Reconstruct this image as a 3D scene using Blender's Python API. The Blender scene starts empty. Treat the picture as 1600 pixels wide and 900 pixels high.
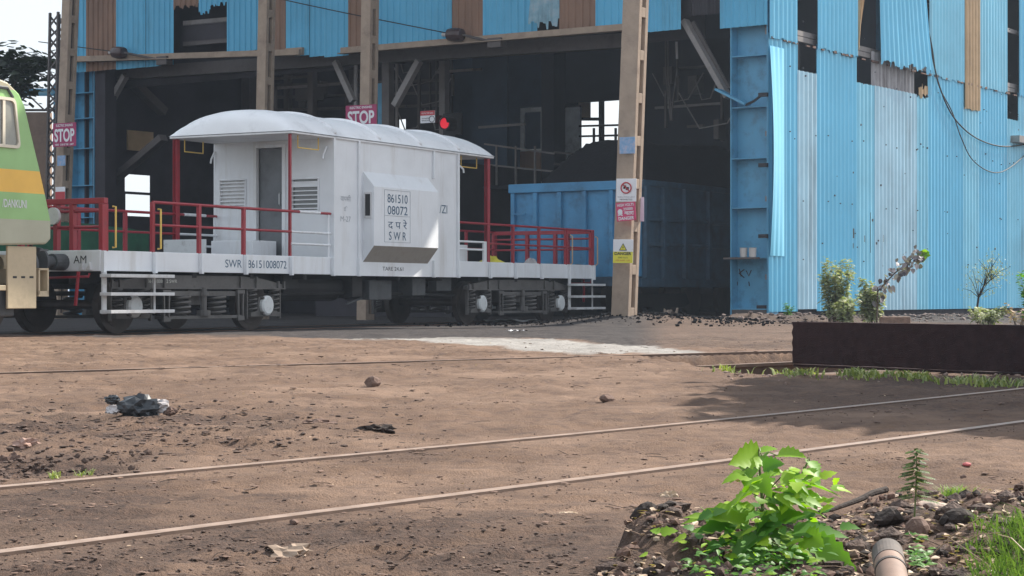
import bpy, math, random
import numpy as np
from mathutils import Vector, Matrix
random.seed(7); RS = np.random.RandomState(11)
R = math.radians
S = bpy.context.scene
COL = S.collection
# ------------------------------------------------------------------ camera, sky, sun, exposure
CAMH = 0.80; FPX = 3000.0; HZ = 460.0
cam = bpy.data.cameras.new('camera'); camo = bpy.data.objects.new('camera', cam); COL.objects.link(camo)
cam.sensor_width = 36; cam.lens = 36*FPX/1600; cam.clip_end = 3000; cam.clip_start = .1
camo.location = (0, 0, CAMH); camo.rotation_euler = (R(90)+math.atan((HZ-450)/FPX), 0, 0)
S.camera = camo
SUN_EL, SUN_AZ = 43.0, 53.0            # azimuth measured from +Y towards +X
W = bpy.data.worlds.new('World'); S.world = W; W.use_nodes = True
nt = W.node_tree; bg = nt.nodes['Background']
sky = nt.nodes.new('ShaderNodeTexSky'); sky.sky_type = 'NISHITA'; sky.sun_disc = False
sky.sun_elevation = R(SUN_EL); sky.sun_rotation = R(SUN_AZ)
sky.air_density = 1.3; sky.dust_density = 2.5; sky.ozone_density = 1.0; sky.altitude = 50
mixs = nt.nodes.new('ShaderNodeMix'); mixs.data_type = 'RGBA'; mixs.inputs[0].default_value = .72     # thin bright overcast veil over the blue
nt.links.new(sky.outputs[0], mixs.inputs[6]); mixs.inputs[7].default_value = (5.9, 6.3, 6.9, 1)
nt.links.new(mixs.outputs[2], bg.inputs[0]); bg.inputs[1].default_value = 0.105
sl = bpy.data.lights.new('sun', 'SUN'); so = bpy.data.objects.new('sun', sl); COL.objects.link(so)
sl.energy = 5.0; sl.angle = R(0.6); sl.color = (1.0, .93, .84)
sd = Vector((math.sin(R(SUN_AZ))*math.cos(R(SUN_EL)), math.cos(R(SUN_AZ))*math.cos(R(SUN_EL)), math.sin(R(SUN_EL))))
so.rotation_euler = sd.to_track_quat('Z', 'Y').to_euler(); so.location = (30, 30, 40)
S.view_settings.view_transform = 'Standard'; S.view_settings.look = 'None'
S.view_settings.exposure = 0.82; S.view_settings.gamma = 1.0
S.view_settings.use_curve_mapping = False
S.render.engine = 'CYCLES'

# ------------------------------------------------------------------ helpers
def tag(o, label=None, cat=None, group=None, kind=None):
    if label: o['label'] = label
    if cat: o['category'] = cat
    if group: o['group'] = group
    if kind: o['kind'] = kind
    return o
def empty(name, loc, rz=0, label=None, cat=None, group=None):
    o = bpy.data.objects.new(name, None); COL.objects.link(o)
    o.location = loc; o.rotation_euler = (0, 0, rz); o.empty_display_size = .2
    return tag(o, label, cat, group)
def copy_tree(o, parent=None):
    c = o.copy(); COL.objects.link(c)
    if parent: c.parent = parent
    for ch in list(o.children): copy_tree(ch, c)
    return c
class MB:
    def __init__(s): s.v = []; s.f = []; s.mi = []; s.m = 0
    def add(s, vs, fs):
        n = len(s.v); s.v += [tuple(p) for p in vs]
        s.f += [tuple(i+n for i in f) for f in fs]; s.mi += [s.m]*len(fs); return s
    def box(s, x0, x1, y0, y1, z0, z1):
        return s.add([(x0,y0,z0),(x1,y0,z0),(x1,y1,z0),(x0,y1,z0),(x0,y0,z1),(x1,y0,z1),(x1,y1,z1),(x0,y1,z1)],
            [(0,3,2,1),(4,5,6,7),(0,1,5,4),(1,2,6,5),(2,3,7,6),(3,0,4,7)])
    def bar(s, p, q, w, h, up=(0,0,1)):
        p = Vector(p); q = Vector(q); d = (q-p).normalized(); u = Vector(up)
        if abs(d.dot(u)) > .98: u = Vector((1,0,0))
        a = d.cross(u).normalized()*w/2; b = a.cross(d).normalized()*h/2
        vs = [p-a-b, p+a-b, p+a+b, p-a+b, q-a-b, q+a-b, q+a+b, q-a+b]
        return s.add(vs, [(0,1,2,3),(7,6,5,4),(4,5,1,0),(5,6,2,1),(6,7,3,2),(7,4,0,3)])
    def tube(s, pts, r, n=8, caps=True):
        pts = [Vector(p) for p in pts]; rr = r if isinstance(r, (list, tuple)) else [r]*len(pts)
        vs = []; fs = []; a = None
        for i, p in enumerate(pts):
            d = (pts[min(i+1, len(pts)-1)]-pts[max(i-1, 0)]).normalized()
            if a is None: a = d.orthogonal().normalized()
            else:
                a = a-d*a.dot(d)
                a = a.normalized() if a.length > 1e-6 else d.orthogonal().normalized()
            b = d.cross(a)
            for k in range(n):
                t = 2*math.pi*k/n; vs.append(p+(a*math.cos(t)+b*math.sin(t))*rr[i])
        for i in range(len(pts)-1):
            for k in range(n):
                k2 = (k+1) % n; fs.append((i*n+k, i*n+k2, (i+1)*n+k2, (i+1)*n+k))
        if caps: fs += [tuple(reversed(range(n))), tuple((len(pts)-1)*n+k for k in range(n))]
        return s.add(vs, fs)
    def prism(s, poly, axis, t0, t1):
        def P(a, b, t): return {'x': (t,a,b), 'y': (a,t,b), 'z': (a,b,t)}[axis]
        n = len(poly); vs = [P(a,b,t0) for a, b in poly]+[P(a,b,t1) for a, b in poly]
        ar = sum(poly[i][0]*poly[(i+1)%n][1]-poly[(i+1)%n][0]*poly[i][1] for i in range(n))
        fl = (ar > 0) != (axis == 'y') ; fl = fl == (t1 > t0)
        A = tuple(reversed(range(n))); B = tuple(n+i for i in range(n)); Q = [(i,(i+1)%n,n+(i+1)%n,n+i) for i in range(n)]
        if not fl: A = A[::-1]; B = B[::-1]; Q = [q[::-1] for q in Q]
        return s.add(vs, [A, B]+Q)
    def wall(s, axis, t0, t1, u0, u1, z0, z1, holes):
        us = sorted({u0, u1} | {h[0] for h in holes} | {h[1] for h in holes}); zs = sorted({z0, z1} | {h[2] for h in holes} | {h[3] for h in holes})
        us = [u for u in us if u0 <= u <= u1]; zs = [z for z in zs if z0 <= z <= z1]
        def solid(i, j):
            if i < 0 or j < 0 or i >= len(us)-1 or j >= len(zs)-1: return False
            a = (us[i]+us[i+1])/2; b = (zs[j]+zs[j+1])/2
            return not any(h[0] < a < h[1] and h[2] < b < h[3] for h in holes)
        def P(u, t, z): return (u,t,z) if axis == 'y' else (t,u,z)
        for i in range(len(us)-1):
            for j in range(len(zs)-1):
                if not solid(i, j): continue
                a, b, c, d = us[i], us[i+1], zs[j], zs[j+1]
                for t in (t0, t1): s.add([P(a,t,c),P(b,t,c),P(b,t,d),P(a,t,d)], [(0,1,2,3)])
                if not solid(i-1, j): s.add([P(a,t0,c),P(a,t1,c),P(a,t1,d),P(a,t0,d)], [(0,1,2,3)])
                if not solid(i+1, j): s.add([P(b,t0,c),P(b,t1,c),P(b,t1,d),P(b,t0,d)], [(0,1,2,3)])
                if not solid(i, j-1): s.add([P(a,t0,c),P(b,t0,c),P(b,t1,c),P(a,t1,c)], [(0,1,2,3)])
                if not solid(i, j+1): s.add([P(a,t0,d),P(b,t0,d),P(b,t1,d),P(a,t1,d)], [(0,1,2,3)])
        return s
    def build(s, name, mat, parent=None, smooth=False, bevel=0, loc=None):
        me = bpy.data.meshes.new(name); me.from_pydata(s.v, [], s.f)
        for m in (mat if isinstance(mat, (list, tuple)) else [mat]): me.materials.append(m)
        if any(s.mi): me.polygons.foreach_set('material_index', s.mi)
        if smooth: me.polygons.foreach_set('use_smooth', [True]*len(s.f))
        me.update(); o = bpy.data.objects.new(name, me); COL.objects.link(o)
        if parent: o.parent = parent
        if loc: o.location = loc
        if bevel:
            b = o.modifiers.new('bevel', 'BEVEL'); b.width = bevel; b.segments = 2; b.limit_method = 'ANGLE'; b.harden_normals = False
        return o

class Frame:      # x along a track or wall, y to its left, seen from above
    def __init__(s, o, th): s.o = o; s.th = R(th); s.d = (math.sin(s.th), math.cos(s.th)); s.e = (-s.d[1], s.d[0]); s.rz = math.pi/2-s.th
    def world(s, a, w, z=0): return Vector((s.o[0]+s.d[0]*a+s.e[0]*w, s.o[1]+s.d[1]*a+s.e[1]*w, z))
    def a_at(s, px, w=0):
        x0 = s.o[0]+w*s.e[0]; y0 = s.o[1]+w*s.e[1]; u = (px-800)/FPX; return (u*y0-x0)/(s.d[0]-u*s.d[1])
    def w_at(s, px, a=0):
        x0 = s.o[0]+a*s.d[0]; y0 = s.o[1]+a*s.d[1]; u = (px-800)/FPX; return (u*y0-x0)/(s.e[0]-u*s.e[1])
    def z_at(s, py, a, w): return CAMH+(HZ-py)/FPX*(s.o[1]+s.d[1]*a+s.e[1]*w)
    def az(s, px, py, w=0): a = s.a_at(px, w); return a, s.z_at(py, a, w)
    def wz(s, px, py, a=0): w = s.w_at(px, a); return w, s.z_at(py, a, w)

# value noise in numpy
_T = RS.rand(512, 512)
def vnoise(x, y):
    xi = np.floor(x).astype(int); yi = np.floor(y).astype(int); fx = x-xi; fy = y-yi
    fx = fx*fx*(3-2*fx); fy = fy*fy*(3-2*fy); a = xi % 512; b = yi % 512; a1 = (a+1) % 512; b1 = (b+1) % 512
    return (_T[a,b]*(1-fx)+_T[a1,b]*fx)*(1-fy)+(_T[a,b1]*(1-fx)+_T[a1,b1]*fx)*fy
def fbm(x, y, o=4):
    r = 0; k = 1; t = 0
    for i in range(o): r = r+k*vnoise(x*2**i+17.3*i, y*2**i+5.1*i); t += k; k *= .5
    return r/t
def sst(a, b, x):
    t = np.clip((np.asarray(x, float)-a)/(b-a), 0, 1); return t*t*(3-2*t)

# ------------------------------------------------------------------ materials
MATS = {}
def mat(name, col, rough=.6, metal=0, var=.15, scale=3, bump=0, bscale=40, dirt=None, damt=.4, dscale=2, streak=False, spec=.5, coords='Object'):
    if name in MATS: return MATS[name]
    m = bpy.data.materials.new(name); m.use_nodes = True; n = m.node_tree; b = n.nodes['Principled BSDF']; L = n.links.new
    b.inputs['Roughness'].default_value = rough; b.inputs['Metallic'].default_value = metal; b.inputs['Specular IOR Level'].default_value = spec
    tc = n.nodes.new('ShaderNodeTexCoord'); mp = n.nodes.new('ShaderNodeMapping'); L(tc.outputs[coords], mp.inputs[0])
    nz = n.nodes.new('ShaderNodeTexNoise'); nz.inputs['Scale'].default_value = scale; nz.inputs['Detail'].default_value = 6; nz.inputs['Roughness'].default_value = .6
    L(mp.outputs[0], nz.inputs['Vector'])
    mx = n.nodes.new('ShaderNodeMix'); mx.data_type = 'RGBA'
    mr = n.nodes.new('ShaderNodeMapRange'); mr.inputs[1].default_value = .3; mr.inputs[2].default_value = .7
    L(nz.outputs[0], mr.inputs[0]); L(mr.outputs[0], mx.inputs[0])
    mx.inputs[6].default_value = (*[c*(1-var) for c in col], 1); mx.inputs[7].default_value = (*[min(1, c*(1+var)) for c in col], 1)
    out = mx.outputs[2]
    if dirt:
        m2 = n.nodes.new('ShaderNodeMapping'); L(tc.outputs[coords], m2.inputs[0])
        if streak: m2.inputs['Scale'].default_value = (1, 1, .12)
        n2 = n.nodes.new('ShaderNodeTexNoise'); n2.inputs['Scale'].default_value = dscale; n2.inputs['Detail'].default_value = 8; n2.inputs['Roughness'].default_value = .7
        L(m2.outputs[0], n2.inputs['Vector'])
        r2 = n.nodes.new('ShaderNodeMapRange'); r2.inputs[1].default_value = .62-.22*damt; r2.inputs[2].default_value = .78-.1*damt; r2.inputs[4].default_value = min(1, .35+damt*.6)
        L(n2.outputs[0], r2.inputs[0]); x2 = n.nodes.new('ShaderNodeMix'); x2.data_type = 'RGBA'
        L(r2.outputs[0], x2.inputs[0]); L(out, x2.inputs[6]); x2.inputs[7].default_value = (*dirt, 1); out = x2.outputs[2]
    L(out, b.inputs['Base Color'])
    if bump:
        n3 = n.nodes.new('ShaderNodeTexNoise'); n3.inputs['Scale'].default_value = bscale; n3.inputs['Detail'].default_value = 6; L(tc.outputs[coords], n3.inputs['Vector'])
        bp = n.nodes.new('ShaderNodeBump'); bp.inputs['Strength'].default_value = bump; bp.inputs['Distance'].default_value = .02
        L(n3.outputs[0], bp.inputs['Height']); L(bp.outputs[0], b.inputs['Normal'])
    MATS[name] = m; return m
def leafmat(name, c1, c2, trans=.45):
    m = bpy.data.materials.new(name); m.use_nodes = True; n = m.node_tree; b = n.nodes['Principled BSDF']; L = n.links.new
    b.inputs['Roughness'].default_value = .5; b.inputs['Specular IOR Level'].default_value = .35
    g = n.nodes.new('ShaderNodeNewGeometry'); rp = n.nodes.new('ShaderNodeMix'); rp.data_type = 'RGBA'
    L(g.outputs['Random Per Island'], rp.inputs[0]); rp.inputs[6].default_value = (*c1, 1); rp.inputs[7].default_value = (*c2, 1)
    L(rp.outputs[2], b.inputs['Base Color']); t = n.nodes.new('ShaderNodeBsdfTranslucent')
    hs = n.nodes.new('ShaderNodeMix'); hs.data_type = 'RGBA'; hs.blend_type = 'MULTIPLY'; hs.inputs[0].default_value = 1
    L(rp.outputs[2], hs.inputs[6]); hs.inputs[7].default_value = (1.3, 1.5, .5, 1); L(hs.outputs[2], t.inputs[0])
    ms = n.nodes.new('ShaderNodeMixShader'); ms.inputs[0].default_value = trans
    L(b.outputs[0], ms.inputs[1]); L(t.outputs[0], ms.inputs[2]); L(ms.outputs[0], n.nodes['Material Output'].inputs[0]); MATS[name] = m; return m
def glow(name, col, st):
    m = bpy.data.materials.new(name); m.use_nodes = True; b = m.node_tree.nodes['Principled BSDF']
    b.inputs['Base Color'].default_value = (*col, 1); b.inputs['Emission Color'].default_value = (*col, 1); b.inputs['Emission Strength'].default_value = st; return m

WHITE = mat('white_paint', (.74,.76,.78), .42, var=.06, scale=1.5, dirt=(.46,.43,.39), damt=.42, dscale=2.2, streak=True, bump=.25, bscale=2.5)
WHITE2 = mat('roof_paint', (.80,.81,.82), .5, var=.06, scale=1.2, dirt=(.42,.42,.43), damt=.35, dscale=1.5, bump=.12, bscale=4)
WHITED = mat('dusty_white_paint', (.62,.62,.62), .5, var=.08, dirt=(.25,.22,.2), damt=.5, dscale=4)
UNDER = mat('hatch_underside_shade', (.36,.33,.29), .7, var=.15, dirt=(.2,.17,.14), damt=.5, dscale=3)  # white underside darkened in its colour, standing in for shade
RED = mat('red_paint', (.30,.014,.026), .45, var=.12, dirt=(.12,.03,.03), damt=.3, dscale=5)
YEL = mat('yellow_paint', (.75,.5,.1), .5, var=.1)
GREYD = mat('dark_grey_paint', (.07,.075,.08), .6, var=.25, dirt=(.03,.03,.03), damt=.5, dscale=5)
BOG = mat('bogie_grey_paint', (.105,.098,.092), .65, var=.25, dirt=(.03,.025,.02), damt=.55, dscale=6)
BLACK = mat('black_grime', (.018,.017,.018), .7, var=.3)
COVER = mat('axle_cover_paint', (.6,.62,.62), .5, var=.06, dirt=(.2,.18,.16), damt=.35, dscale=9)
RIM = mat('wheel_steel', (.06,.045,.04), .6, metal=.3, var=.3)
NAVY = mat('navy_lettering', (.03,.09,.16), .6, var=.1)
INK = mat('black_lettering', (.015,.015,.02), .6, var=.1)
FADED = mat('faded_lettering', (.33,.35,.38), .7, var=.2)
PALE = mat('pale_lettering', (.55,.55,.5), .7, var=.1)
PLATE = mat('pale_plate_paint', (.74,.77,.8), .45, var=.04)
GLASS = mat('dusty_window_glass', (.10,.11,.115), .15, var=.2, spec=.8)
BLUE = mat('blue_sheet', (.10,.42,.64), .5, var=.09, scale=.8, dirt=(.06,.15,.2), damt=.25, dscale=1.4, streak=True, spec=.4)
BLUE2 = mat('bright_blue_sheet', (.18,.55,.76), .28, var=.07, scale=.5, dirt=(.13,.33,.43), damt=.2, dscale=1.5, streak=True, spec=.5)
BLUE3 = mat('faded_blue_sheet', (.26,.60,.76), .28, var=.10, scale=.6, dirt=(.12,.2,.25), damt=.3, dscale=1.4, streak=True)
PALEB = mat('clear_plastic_sheet', (.43,.64,.75), .35, var=.12, scale=.8, dirt=(.2,.24,.27), damt=.45, dscale=1.5, streak=True)
GREYS = mat('grey_streaked_sheet', (.38,.37,.38), .5, var=.2, scale=2, dirt=(.08,.06,.06), damt=.9, dscale=3, streak=True)
BROWN = mat('brown_sheet', (.24,.135,.085), .6, var=.15, scale=1, dirt=(.1,.055,.04), damt=.5, dscale=2, streak=True)
CREAM = mat('tan_sheet', (.5,.35,.2), .5, var=.12, dirt=(.25,.16,.09), damt=.4, dscale=2, streak=True)
BCOL = mat('blue_column_paint', (.09,.32,.50), .45, var=.12, scale=1.5, dirt=(.03,.06,.08), damt=.45, dscale=2.5)
STEEL = mat('grimy_steel', (.10,.085,.08), .65, var=.25, dirt=(.03,.025,.02), damt=.6, dscale=3)
STEELG = mat('grey_steel', (.24,.22,.21), .6, var=.2, dirt=(.08,.06,.05), damt=.5, dscale=3)
DARKIN = mat('shaded_interior', (.018,.023,.034), .85, var=.3, scale=.6)  # gloom of the shed interior put into the colour
DARKBR = mat('shaded_brown_cladding', (.036,.031,.038), .85, var=.35, scale=.8)  # brown darkened in the colour for the unlit interior
DARKBL = mat('shaded_blue_cladding', (.025,.06,.11), .7, var=.3, scale=.8)  # blue darkened in the colour for the unlit interior
GREYWALL = mat('grey_plaster', (.75,.78,.77), .85, var=.15, dirt=(.2,.2,.2), damt=.6, dscale=1.2)
CONC = mat('cast_concrete', (.34,.26,.195), .85, var=.15, scale=3, dirt=(.17,.12,.1), damt=.5, dscale=2.2, bump=.3, bscale=30)
CONCD = mat('shaded_recess_concrete', (.06,.045,.04), .9, var=.2)  # shade inside the mast recesses put into the concrete colour
RAILM = mat('worn_rail_steel', (.34,.25,.195), .45, metal=.15, var=.15, scale=8, dirt=(.2,.13,.09), damt=.8, dscale=12)
RAILS = mat('rusty_rail_side', (.12,.078,.058), .8, var=.3, scale=8)
RUST = mat('rusty_steel', (.13,.07,.05), .85, var=.3, scale=6, bump=.3)
GIRD = mat('dark_rusty_girder', (.03,.017,.018), .9, var=.35, scale=9, dirt=(.04,.018,.013), damt=.6, dscale=14, bump=.3, bscale=90, spec=.15)
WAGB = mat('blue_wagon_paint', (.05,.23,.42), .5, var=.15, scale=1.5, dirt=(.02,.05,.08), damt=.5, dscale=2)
WAGD = mat('shaded_blue_wagon_paint', (.032,.080,.13), .65, var=.2, scale=1.5, dirt=(.025,.03,.035), damt=.8, dscale=1.6)  # wagon blue copied darker: shade put into the colour, plus dirt
COAL = mat('coal', (.006,.006,.008), .95, spec=.1, var=.4, scale=12, bump=.9, bscale=14)
PORC = mat('brown_porcelain', (.05,.025,.025), .3, var=.2)
WIRE = mat('black_cable', (.012,.012,.014), .6, var=.1)
MAG = mat('magenta_sign', (.33,.02,.1), .5, var=.08, dirt=(.2,.03,.07), damt=.3)
SWHITE = mat('white_sign', (.72,.72,.74), .5, var=.05, dirt=(.45,.43,.42), damt=.3, dscale=8)
SYEL = mat('yellow_sign', (.68,.62,.05), .5, var=.05)
SRED = mat('red_sign_ink', (.45,.03,.04), .5, var=.1)
SBLUE = mat('faded_blue_sign', (.2,.35,.55), .6, var=.2, scale=12, dirt=(.5,.35,.33), damt=.7, dscale=12)
BEIGE = mat('beige_paint', (.5,.41,.27), .55, var=.1, dirt=(.25,.2,.14), damt=.4, dscale=3)
STONE = mat('pale_stone', (.44,.34,.27), .9, var=.2, bump=.5)
DSTONE = mat('brown_stone', (.13,.08,.06), .9, var=.3, bump=.6)
DIRTM = mat('dirt_clod', (.12,.078,.06), .95, var=.4, scale=9, bump=.5)
WOOD = mat('burnt_wood', (.026,.017,.013), .9, var=.4, scale=12, bump=.5)
BATTEN = mat('weathered_timber', (.2,.13,.095), .85, var=.3, scale=10, bump=.4)
BARK = mat('bark', (.1,.075,.055), .9, var=.3, bump=.4)
STEM = mat('green_stem', (.13,.17,.05), .6, var=.2)
POLY = mat('torn_plastic', (.45,.42,.41), .25, var=.15)
POLYD = mat('dark_plastic', (.03,.035,.04), .3, var=.3)
TARP = mat('green_tarpaulin', (.015,.10,.05), .6, var=.25, scale=4)
BRICKW = mat('brown_rendered_wall', (.27,.18,.13), .85, var=.12, dirt=(.14,.1,.08), damt=.5)
POT = mat('chipped_white_enamel', (.5,.48,.46), .5, var=.15)
TERRA = mat('terracotta_pipe', (.24,.16,.12), .7, var=.3, scale=5, dirt=(.08,.06,.05), damt=.7, dscale=7)
L_BRIGHT = leafmat('bright_leaf', (.12,.28,.015), (.34,.50,.035), .42)
L_MID = leafmat('mid_leaf', (.05,.16,.02), (.13,.28,.04), .4)
L_DARK = leafmat('dark_leaf', (.018,.035,.015), (.05,.07,.03), .2)
L_DUST = leafmat('dusty_leaf', (.24,.29,.15), (.50,.50,.34), .25)
L_GRASS = leafmat('grass_blade', (.10,.2,.04), (.3,.36,.12), .35)
L_TUFT = leafmat('dark_grass_blade', (.05,.10,.03), (.16,.24,.07), .3)
L_WEED = leafmat('weed_blade', (.12,.17,.05), (.36,.38,.16), .3)
L_DRY = leafmat('dry_leaf', (.3,.2,.13), (.5,.38,.27), .2)
L_PURP = leafmat('purple_grey_leaf', (.04,.03,.04), (.42,.38,.42), .2)
LAMPRED = glow('red_signal_lens', (.7,.02,.04), .42)

# ------------------------------------------------------------------ text
def text(body, name, m, parent, loc, h, xdir, width=None, up=(0,0,1), thick=.002, sx=1.0, align='CENTER', bold=0.0):
    c = bpy.data.curves.new('t', 'FONT'); c.body = body; c.size = 1; c.align_x = align; c.align_y = 'CENTER'; c.extrude = 0; c.offset = bold
    o = bpy.data.objects.new('t', c); COL.objects.link(o); bpy.context.view_layer.update()
    dg = bpy.context.evaluated_depsgraph_get(); me = bpy.data.meshes.new_from_object(o.evaluated_get(dg)); bpy.data.objects.remove(o)
    if not me.vertices: return None
    co = np.empty(len(me.vertices)*3); me.vertices.foreach_get('co', co); co = co.reshape(-1, 3)
    mn = co.min(0); mx = co.max(0); ctr = (mn+mx)/2; hh = mx[1]-mn[1]; ww = mx[0]-mn[0]
    co = co-ctr; k = h/hh; kx = (width/ww) if width else k*sx
    X = Vector(xdir).normalized(); U = Vector(up); out = [Vector(loc)+X*(p[0]*kx)+U*(p[1]*k) for p in co]
    me.vertices.foreach_set('co', np.array([tuple(v) for v in out]).ravel()); me.materials.clear(); me.materials.append(m); me.name = name
    o = bpy.data.objects.new(name, me); COL.objects.link(o); o.parent = parent
    return o

# ------------------------------------------------------------------ frames
Z0 = .175
VF = Frame((-6.377, 29.8), 28.7)
SF = Frame((5.87, 44.0), 35.0)
WF = Frame((3.08, 45.5), 33.0)
def at(px, py, Y): return Vector(((px-800)/FPX*Y, Y, CAMH+(HZ-py)/FPX*Y))

# ------------------------------------------------------------------ ground
def gbase(x, y):
    x = np.asarray(x, float); y = np.asarray(y, float)
    return .165*sst(9, 27, y)
def gp(px, py, dz=0):
    lo, hi = 3.0, 400.0
    for _ in range(60):
        m_ = (lo+hi)/2; z = CAMH+(HZ-py)/FPX*m_
        if z > float(gbase((px-800)/FPX*m_, m_))+dz: lo = m_
        else: hi = m_
    return Vector(((px-800)/FPX*lo, lo, CAMH+(HZ-py)/FPX*lo))
A0, A1 = gp(0, 765), gp(1600, 609)
B0, B1 = gp(0, 868), gp(1600, 661)
C0, C1 = gp(0, 584), gp(1245, 549)
D0, D1 = gp(700, 590), gp(1245, 566)
def pdist(x, y, P, Q, ext=True):
    d = np.array([Q.x-P.x, Q.y-P.y]); L = np.hypot(*d); d /= L
    return (x-P.x)*d[1]-(y-P.y)*d[0], (x-P.x)*d[0]+(y-P.y)*d[1]
def bankmask(x, y):
    px = 800+x/np.maximum(y, 1)*FPX
    lim = np.interp(px, [780, 860, 960, 1010, 1100, 1280, 1400, 1520, 1700, 2200], [4.0, 4.9, 5.5, 6.1, 6.25, 6.55, 6.85, 7.0, 7.1, 7.2])+(fbm(x*3, y*3, 3)-.5)*.5
    return sst(0, .42, lim-y)*(y > 0)
def height(x, y):
    z = gbase(x, y)
    py = HZ-(z-CAMH)/np.maximum(y, 1)*FPX; px = 800+x/np.maximum(y, 1)*FPX
    near = 1-sst(24, 40, y)
    z = z+near*((fbm(x*1.3, y*1.3, 3)-.5)*.045+(fbm(x*6, y*6+40, 4)-.5)*.036)
    # churned band on the left, beyond the first rail
    cr_ = fbm(x*2.4+30, y*3.4, 5); z = z+near*.014*(sst(.50, .53, cr_)-.5)+near*.01*sst(.6, .62, fbm(x*5+3, y*7, 4))
    ch = np.exp(-((py-668)/42)**2)*sst(720, 380, px)
    z = z+ch*(fbm(x*5, y*9, 4)-.48)*.10
    ch2 = sst(800, 850, py)*sst(900, 500, px)
    z = z+ch2*(fbm(x*9, y*12, 4)-.5)*.05
    # pit on the left just beyond the near rail pair
    pit = np.exp(-(np.maximum(0, np.abs((px-60)/200)-.4)*2.2)**2)*np.exp(-((py-728)/20)**2)
    z = z-pit*.05+pit*(fbm(x*10, y*10, 3)-.45)*.1
    # rails sit in shallow grooves
    for P, Q, side in ((A0, A1, 1), (B0, B1, 1)):
        n, t = pdist(x, y, P, Q)
        z = np.where(np.abs(n) < .5, z*0+gbase(x, y)+(z-gbase(x, y))*sst(.04, .5, np.abs(n)), z)
        z = z-.045*np.exp(-((n+side*.075)/.035)**2)+.006*np.exp(-((n-side*.07)/.04)**2)
    for P, Q in ((C0, C1), (D0, D1)):
        n, t = pdist(x, y, P, Q)
        z = z+(gbase(x, y)-z)*.8*np.exp(-((n)/.25)**2)*(y < 27)
    pw = sst(5, 0, np.abs(py-np.interp(px, [0, 110, 240], [728, 733, 741])-0))*sst(250, 200, px)*sst(60, 120, px); z = z-pw*.03
    # excavation along the third track on the right
    nC, tC = pdist(x, y, C0, C1)
    ex = sst(.02, .14, nC)*sst(588, 580, py)*sst(0, 30, px-985-(py-555)*6)*(y > 12)*sst(1900, 1750, px)
    z = z-ex*.20+ex*(fbm(x*5, y*5, 3)-.5)*.04*sst(.3, .8, nC)
    # mound of coal dust round the mast, low bank along the shed
    z = z+.22*np.exp(-((x-2.35)/1.5)**2-((y-39)/1.6)**2)+.10*np.exp(-((x-4.2)/1.6)**2-((y-40)/1.8)**2)
    z = z+.10*np.exp(-((x-6.5)/2.5)**2-((y-41.5)/1.2)**2)
    n, t = pdist(x, y, SF.world(0, 0), SF.world(10, 0))
    z = z+.10*np.exp(-((n-1.4)/1.2)**2)*(t > -3)*fbm(x*2, y*2, 3)*1.6
    # low spoil bank lower right
    hp = bankmask(x, y)
    z = z+hp*(.03+.17*fbm(x*4.5, y*4.5, 5))*(.4+.6*sst(4.7, 5.5, y))
    return z
def gh(x, y): return float(height(np.array([x]), np.array([y]))[0])
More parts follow.
